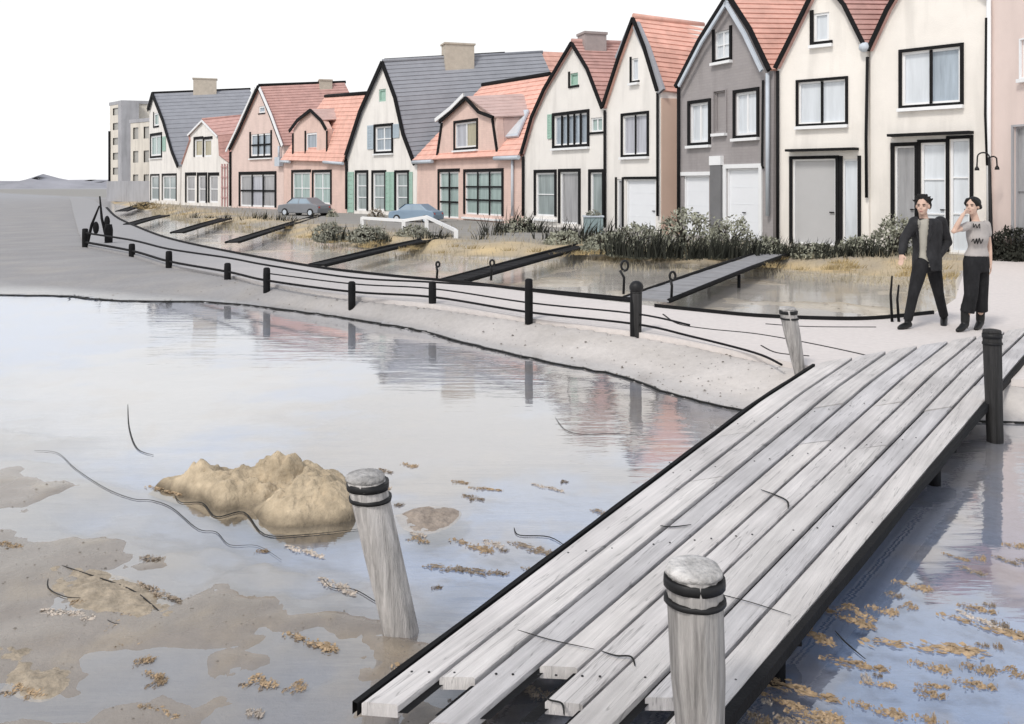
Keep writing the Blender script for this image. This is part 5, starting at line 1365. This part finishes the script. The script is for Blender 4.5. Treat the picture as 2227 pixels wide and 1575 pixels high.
def head(mb, c_, face, s_=1.0):
    """skull, jaw, nose, ears; face = horizontal unit direction looked at"""
    fx = face; rt = Vector((-fx.y, fx.x, 0)); up = Vector((0, 0, 1))
    M_ = Matrix((fx, rt, up)).transposed()
    E = lambda o, r_, **k_: mb.ell(c_ + fx*o[0]*s_ + rt*o[1]*s_ + up*o[2]*s_, Vector(r_)*s_, 16, 12, M_)
    E((-.012, 0, .035), (.096, .076, .088)); E((.018, 0, -.03), (.074, .060, .088)); E((.045, 0, -.085), (.035, .036, .028))
    E((.092, 0, -.015), (.018, .012, .022)); E((.075, 0, .012), (.02, .012, .03)); E((.062, .034, -.03), (.022, .022, .022)); E((.062, -.034, -.03), (.022, .022, .022))
    E((-.005, .078, -.005), (.022, .010, .032)); E((-.005, -.078, -.005), (.022, .010, .032)); E((.07, 0, .03), (.02, .055, .012))
def faceparts(c_, face, root, s_=1.0):
    fx = face; rt = Vector((-fx.y, fx.x, 0)); up = Vector((0, 0, 1)); M_ = Matrix((fx, rt, up)).transposed()
    for sg in (1, -1):
        mb = MB(); mb.ell(c_ + (fx*.082 + rt*.031*sg + up*.008)*s_, Vector((.008, .010, .006))*s_, 10, 8, M_); mb.build('eye', M_eye, root)
        mb = MB(); mb.ell(c_ + (fx*.083 + rt*.032*sg + up*.030)*s_, Vector((.012, .022, .005))*s_, 10, 8, M_); mb.build('eyebrow', M_hair, root)
    mb = MB(); mb.ell(c_ + (fx*.086 + up*-.062)*s_, Vector((.009, .023, .006))*s_, 10, 8, M_); mb.build('mouth', M_lip, root)
def hand(mb, w, d, side, curl=.35, s_=1.0, spread=None):
    """palm and five fingers; w wrist, d direction of the hand, side direction of the thumb"""
    d = d.normalized(); side = (side - d*side.dot(d)).normalized(); nrm = d.cross(side).normalized()
    M_ = Matrix((side, nrm, d)).transposed()
    mb.ell(w + d*.045*s_, Vector((.040, .016, .052))*s_, 14, 10, M_)
    for i, (o, L_) in enumerate(((.029, .070), (.010, .078), (-.010, .073), (-.029, .056))):
        p = w + (d*.085 + side*o)*s_; pts = [p]; dd = d.copy()
        for j in range(3):
            dd = (dd + nrm*curl*(.8 + .12*i)).normalized(); p = p + dd*L_*s_*(.42, .33, .25)[j]; pts.append(p)
        limb(mb, pts, [.0095*s_, .009*s_, .008*s_, .0065*s_], 1, 8)
    p = w + (d*.03 + side*.032)*s_; limb(mb, [p, p + (d*.02 + side*.025)*s_, p + (d*.05 + side*.034 + nrm*.01)*s_], [.012*s_, .0105*s_, .008*s_], 1, 8)

def px3(u, v, Y): return at(u, v, Y)
# ---- the man
YM = 11.35
root = thing('person', 'man striding in an open black jacket, greige shirt and black trousers, one hand in pocket', 'person', gp(2008, 711))
J = lambda u, v, dy=0.0: at(u, v, YM + dy)
face = Vector((-.62, -.78, 0)).normalized()
hc = J(2007, 449)
sL, eL, wL = J(1990, 485, -.06), J(1967, 519, -.02), J(1961, 552, -.08)
sR, eR, wR = J(2045, 484, .10), J(2060, 527, .10), J(2042, 556, -.02)
hipL, kL, aL = J(2003, 575, -.05), J(1986, 642, -.14), J(1974, 699, -.12)
hipR, kR, aR = J(2029, 575, .06), J(2041, 638, .08), J(2053, 689, .22)
neck, chest, waist, pelv = J(2012, 492, .03), J(2016, 508, .02), J(2016, 545, .02), J(2016, 570, .0)
mb = MB(); head(mb, hc, face, 1.0)
limb(mb, [hc + Vector((.01, .02, -.09)), neck], [.052, .056])
def torso(mb, g=0.0, low=None):
    sh = (sL + sR)/2 + Vector((0, 0, .012))
    secs = [(sh + Vector((0, 0, .045)), .075 + g, .06 + g), (sh, .165 + g*.5, .085 + g), (J(2016, 502, .02), .172 + g, .108 + g), (J(2016, 523, .02), .160 + g, .106 + g), (waist, .146 + g*1.1, .100 + g*1.1), (J(2016, 560, .01), .152 + g*1.15, .108 + g*1.15)]
    secs += low or [(J(2016, 580, 0), .150 + g, .108 + g)]
    loft(mb, secs, .25)
    for p in (sL, sR): mb.ell(p, .058 + g*.9, 14, 10)
torso(mb)
limb(mb, [sL, sL.lerp(eL, .5), eL, eL.lerp(wL, .4), wL], [.052, .047, .040, .038, .027]); limb(mb, [sR, sR.lerp(eR, .5), eR, eR.lerp(wR, .4), wR], [.052, .047, .040, .038, .027])
hand(mb, wL, Vector((-.12, -.15, -1)), Vector((.5, -.8, 0)), .22); hand(mb, wR, Vector((-.45, -.2, -1)), Vector((-.4, -.8, 0)), .3)
limb(mb, [hipL, hipL.lerp(kL, .5), kL, kL.lerp(aL, .35), aL], [.085, .075, .056, .054, .037]); limb(mb, [hipR, hipR.lerp(kR, .5), kR, kR.lerp(aR, .35), aR], [.085, .075, .056, .054, .037])
for a_, f_ in ((aL, Vector((-.8, -.6, 0))), (aR, Vector((-.55, -.8, -.35)))):
    f_.normalize(); limb(mb, [a_ + Vector((0, 0, -.045)), a_ + f_*.07 + Vector((0, 0, -.052)), a_ + f_*.11 + Vector((0, 0, -.058))], [.034, .030, .022])
remesh(mb, 'body', SKIN, root, .0075, 4)
faceparts(hc, face, root)
mb = MB(); q = random.Random(9)
mb.ell(hc + Vector((.012, .02, .055)) - face*.012, (.098, .094, .078), 16, 10)
for i in range(60):
    a = q.uniform(0, 6.28); e = q.uniform(.15, 1.3); d_ = Vector((math.cos(a)*math.cos(e), math.sin(a)*math.cos(e), math.sin(e)))
    if d_.dot(face) > .72 and d_.z < .75: continue
    b_ = hc + Vector((.01, .02, .045)) + Vector((d_.x*.092, d_.y*.09, d_.z*.08)); limb(mb, [b_, b_ + d_*.03 + Vector((q.gauss(0, .012), q.gauss(0, .012), .01))], [.018, .008], 1, 6)
for sg in (1, -1):
    rt = Vector((-face.y, face.x, 0)); mb.ell(hc + rt*.073*sg - face*.03 + Vector((0, 0, .015)), (.03, .03, .055), 10, 8)
mb.v = [v_ + face*.0 for v_ in mb.v]
hr = remesh(mb, 'hair', M_hair, root, .009, 2)
# trim the fringe back from the face
bm = bmesh.new(); bm.from_mesh(hr.data); lc = hc - BASE[root]
dl = [v_ for v_ in bm.verts if (v_.co - lc).dot(face) > .052 and v_.co.z < lc.z + .062]
bmesh.ops.delete(bm, geom=dl, context='VERTS'); bm.to_mesh(hr.data); bm.free()
# trousers
mb = MB(); mb.ell(pelv, (.165, .122, .095), 20, 12); mb.ell(pelv + Vector((0, 0, -.05)), (.16, .12, .09), 20, 12)
for (a, b, c_) in ((hipL, kL, aL), (hipR, kR, aR)): limb(mb, [a, a.lerp(b, .5), b, b.lerp(c_, .5), c_ + Vector((0, 0, .01))], [.098, .086, .066, .060, .056], tip=False)
remesh(mb, 'trousers', M_cloth, root, .010, 5)
# shirt
mb = MB(); torso(mb, .008); remesh(mb, 'shirt', M_tee, root, .010, 5)
# jacket: shell with open front
mb = MB(); torso(mb, .030, [(J(2016, 576, .005), .190, .140), (J(2016, 588, .005), .192, .142)])
limb(mb, [sL, sL.lerp(eL, .5), eL, eL.lerp(wL, .5), eL.lerp(wL, .9)], [.078, .070, .062, .054, .046]); limb(mb, [sR, sR.lerp(eR, .5), eR, eR.lerp(wR, .5), eR.lerp(wR, .92)], [.078, .072, .066, .058, .05])
jk = remesh(mb, 'jacket', M_jack, root, .010, 5)
bm = bmesh.new(); bm.from_mesh(jk.data); b0 = BASE[root]
dl = []
for v_ in bm.verts:
    w = v_.co + b0
    if w.y > YM - .045: continue
    u_ = U0 + w.x/w.y*FL; vv = V0 + (CH - w.z)/w.y*FL
    t_ = (vv - 485)/(566 - 485)
    if t_ < -.3: continue
    l_ = 1997 + 3*math.sin(max(t_, 0)*2.5); r_ = 2019 - 7*max(0, t_)
    if t_ > .85: l_ -= 6*(t_ - .85)/.3; r_ += 10*(t_ - .85)/.3
    if l_ < u_ < r_: dl.append(v_)
bmesh.ops.delete(bm, geom=dl, context='VERTS'); bm.to_mesh(jk.data); bm.free()
# lapels and collar
for us in ([(1999, 484), (1993, 486), (1991, 504), (1997, 524)], [(2019, 484), (2027, 488), (2027, 506), (2018, 528)]):
    # lapels lie on the chest of the jacket
    pts = []
    for (u, v) in us:
        o_ = Vector((0, 0, CH)) - BASE[root]; d_ = (J(u, v) - Vector((0, 0, CH))).normalized()
        ok, loc, nn, fi = jk.ray_cast(o_, d_)
        pts.append((loc + BASE[root] + Vector((0, -.012, 0))) if ok else J(u, v, -.16))
    mb = MB(); mb.prism(pts, (0, .012, 0)); mb.build('lapel', mat('grey_lapel', C3(.05, .05, .054), .85), jk)
def shoe(parent, a_, f_, heel=0.0, name='shoe'):
    f_ = f_.normalized(); mb = MB()
    limb(mb, [a_ + Vector((0, 0, .01)), a_ + Vector((0, 0, -.04)) - f_*.02, a_ + f_*.06 + Vector((0, 0, -.055)), a_ + f_*.13 + Vector((0, 0, -.068)), a_ + f_*.17 + Vector((0, 0, -.072))], [.044, .046, .044, .04, .026])
    if heel: limb(mb, [a_ - f_*.035 + Vector((0, 0, -.05)), a_ - f_*.04 + Vector((0, 0, -.05 - heel))], [.022, .014])
    remesh(mb, name, M_shoe, parent, .009, 3)
shoe(root, aL, Vector((-.85, -.5, 0))); shoe(root, aR, Vector((-.4, -.75, -.25)))
# ---- the woman
YW = 11.1
rootw = thing('person', 'woman with dark bun, light grey top and wide dark trousers, hand at her face', 'person', gp(2122, 718))
J = lambda u, v, dy=0.0: at(u, v, YW + dy)
face = Vector((-.80, -.60, 0)).normalized()
hc = J(2115, 449)
sL, eL, wL = J(2106, 491, -.05), J(2074, 503, -.14), J(2095, 466, -.17)
sR, eR, wR = J(2144, 489, .06), J(2151, 532, .08), J(2154, 574, .0)
hipL, kL, aL = J(2113, 573, -.04), J(2112, 640, -.10), J(2099, 700, -.08)
hipR, kR, aR = J(2133, 573, .05), J(2134, 640, .05), J(2132, 696, .10)
neck, chest, waist, pelv = J(2124, 487, .02), J(2126, 505, .02), J(2126, 537, .02), J(2123, 566, .0)
def torso2(mb, g=0.0, low=None):
    sh = (sL + sR)/2 + Vector((0, 0, .01))
    secs = [(sh + Vector((0, 0, .04)), .06 + g, .05 + g), (sh, .122 + g*.5, .072 + g), (chest, .130 + g, .096 + g), (J(2126, 520, -.005), .122 + g, .096 + g), (waist, .104 + g, .080 + g), (J(2124, 552, .01), .126 + g, .096 + g), (pelv, .142 + g, .108 + g)]
    if low: secs = secs[:-2] + low
    else: secs += [(pelv + Vector((0, 0, -.07)), .138, .10)]
    loft(mb, secs, .2)
    for p in (sL, sR): mb.ell(p, .045 + g, 14, 10)
mb = MB(); head(mb, hc, face, .95); limb(mb, [hc + Vector((.02, .02, -.08)), neck], [.043, .048]); torso2(mb)
limb(mb, [sL, sL.lerp(eL, .5), eL, eL.lerp(wL, .4), wL], [.041, .037, .032, .031, .022]); limb(mb, [sR, sR.lerp(eR, .5), eR, eR.lerp(wR, .4), wR], [.041, .037, .032, .031, .022])
hand(mb, wL, (hc + face*.06 + Vector((0, 0, -.02)) - wL), Vector((.2, -.3, .9)), .25, .88); hand(mb, wR, Vector((.0, -.15, -1)), Vector((-.5, -.8, 0)), .25, .9)
limb(mb, [hipL, hipL.lerp(kL, .5), kL, kL.lerp(aL, .35), aL], [.080, .070, .050, .048, .032]); limb(mb, [hipR, hipR.lerp(kR, .5), kR, kR.lerp(aR, .35), aR], [.080, .070, .050, .048, .032])
for a_ in (aL, aR):
    f_ = Vector((-.75, -.6, -.2)).normalized(); limb(mb, [a_ + Vector((0, 0, -.04)), a_ + f_*.05 + Vector((0, 0, -.052)), a_ + f_*.08 + Vector((0, 0, -.058))], [.03, .024, .016])
remesh(mb, 'body', SKIN, rootw, .0075, 4); faceparts(hc, face, rootw, .95)
mb = MB(); mb.ell(hc - face*.022 + Vector((.0, .0, .045)), (.092, .092, .082), 16, 12); bun = hc - face*.125 + Vector((0, 0, -.005)); mb.ell(bun, (.042, .042, .042), 12, 10)
rt = Vector((-face.y, face.x, 0))
for sg in (1, -1): limb(mb, [hc + face*.05 + rt*.04*sg + Vector((0, 0, .085)), hc + rt*.075*sg + face*.01 + Vector((0, 0, .04)), hc + rt*.07*sg - face*.045 + Vector((0, 0, -.01)), bun], [.024, .028, .03, .03])
limb(mb, [hc - face*.06 + Vector((0, 0, -.05)), hc - face*.07 + Vector((0, 0, -.10))], [.03, .014])
hr = remesh(mb, 'hair', M_hair, rootw, .008, 2)
mb = MB(); torso2(mb, .010, [(J(2124, 552, .01), .146, .112), (J(2124, 558, .01), .150, .118)]); limb(mb, [sR, sR.lerp(eR, .45)], [.058, .056]); limb(mb, [sL, sL.lerp(eL, .4)], [.056, .052])
tp = remesh(mb, 'top', M_top, rootw, .009, 5)
# dark scribbled trim on the top
for pts in ([(2113, 526), (2117, 520), (2120, 530), (2124, 519), (2126, 531), (2130, 518), (2133, 530), (2138, 520)], [(2117, 486), (2118, 495), (2122, 488), (2125, 496), (2130, 487), (2131, 497)]):
    mb = MB(); mb.tube(smooth([J(u, v, -.118 if v > 510 else -.108) for u, v in pts], 4), .006, 6); mb.build('embroidery', M_cloth, tp)
mb = MB(); loft(mb, [(J(2124, 552, .01), .136, .106), (pelv, .156, .122), (pelv + Vector((0, 0, -.08)), .158, .120), (pelv + Vector((0, 0, -.15)), .15, .11)], .2)
for (a, b, c_) in ((hipL, kL, aL), (hipR, kR, aR)): limb(mb, [a, a.lerp(b, .5), b, b.lerp(c_, .35), b.lerp(c_, .66)], [.10, .094, .082, .082, .086], tip=False)
remesh(mb, 'trousers', M_cloth, rootw, .010, 4)
for a_, f_ in ((aL, Vector((-.8, -.45, -.12))), (aR, Vector((-.65, -.6, -.12)))):
    mb = MB(); limb(mb, [a_ + Vector((.01, .01, .20)), a_], [.056, .052]); limb(mb, [a_, a_ + Vector((0, 0, -.03)), a_ + f_.normalized()*.07 + Vector((0, 0, -.065)), a_ + f_.normalized()*.15 + Vector((0, 0, -.075))], [.050, .048, .044, .028])
    limb(mb, [a_ - f_*.03 + Vector((0, 0, -.03)), a_ - f_*.04 + Vector((0, 0, -.085))], [.02, .013]); remesh(mb, 'boot', M_shoe, rootw, .009, 3)

# ------------------------------------------------------------------ light
w = bpy.data.worlds.new('World'); S.world = w; w.use_nodes = True; nt = w.node_tree; N = nt.nodes; L = nt.links
bg = N['Background']
sky = N.new('ShaderNodeTexSky'); sky.sky_type = 'NISHITA'; sky.sun_disc = False
SE, SA = R(48), R(215)          # sun behind the left shoulder of the station
sky.sun_elevation = SE; sky.sun_rotation = SA; sky.air_density = 1.2; sky.dust_density = 2.0; sky.ozone_density = 1.0
tc = N.new('ShaderNodeTexCoord'); sp = N.new('ShaderNodeSeparateXYZ'); L.new(tc.outputs['Generated'], sp.inputs[0])
hz = N.new('ShaderNodeMapRange'); hz.interpolation_type = 'SMOOTHSTEP'; hz.inputs['From Min'].default_value = .20; hz.inputs['From Max'].default_value = .62
hz.inputs['To Min'].default_value = 1.0; hz.inputs['To Max'].default_value = .35; L.new(sp.outputs['Z'], hz.inputs['Value'])
cl = N.new('ShaderNodeTexNoise'); cl.inputs['Scale'].default_value = 2.2; cl.inputs['Detail'].default_value = 6; cl.inputs['Roughness'].default_value = .6
mp = N.new('ShaderNodeMapping'); mp.inputs['Scale'].default_value = (1, 1, 3); L.new(tc.outputs['Generated'], mp.inputs['Vector']); L.new(mp.outputs['Vector'], cl.inputs['Vector'])
c2 = N.new('ShaderNodeMapRange'); c2.inputs['From Min'].default_value = .5; c2.inputs['From Max'].default_value = .75; c2.inputs['To Max'].default_value = .45; L.new(cl.outputs['Fac'], c2.inputs['Value'])
ad = N.new('ShaderNodeMath'); ad.operation = 'ADD'; ad.use_clamp = True; L.new(hz.outputs['Result'], ad.inputs[0]); L.new(c2.outputs['Result'], ad.inputs[1])
mx = N.new('ShaderNodeMix'); mx.data_type = 'RGBA'
SKY = .13
mx.inputs[7].default_value = (1.06/SKY, 1.065/SKY, 1.07/SKY, 1)       # bright thin overcast veil
L.new(ad.outputs[0], mx.inputs[0]); L.new(sky.outputs['Color'], mx.inputs[6]); L.new(mx.outputs[2], bg.inputs['Color'])
bg.inputs['Strength'].default_value = SKY
sun = bpy.data.lights.new('sun', 'SUN'); sun.energy = 1.7; sun.angle = R(10); sun.color = (1, .96, .9)
so = bpy.data.objects.new('sun', sun); COL.objects.link(so)
# sky sun_rotation is measured from +Y clockwise seen from above
sd = Vector((math.sin(SA)*math.cos(SE), math.cos(SA)*math.cos(SE), math.sin(SE)))
so.rotation_euler = sd.to_track_quat('Z', 'Y').to_euler()

# ------------------------------------------------------------------ camera
cam = bpy.data.cameras.new('camera'); co = bpy.data.objects.new('camera', cam); COL.objects.link(co)
co.location = (0, 0, CH); co.rotation_euler = (R(90), 0, 0)
cam.sensor_width = 36; cam.sensor_fit = 'HORIZONTAL'; cam.lens = 36*FL/2227
cam.shift_y = -(787.5 - V0)/2227; cam.clip_start = .05; cam.clip_end = 8000
S.camera = co
S.view_settings.view_transform = 'Standard'; S.view_settings.look = 'None'; S.view_settings.exposure = 0
S.cycles.max_bounces = 8; S.cycles.transparent_max_bounces = 16
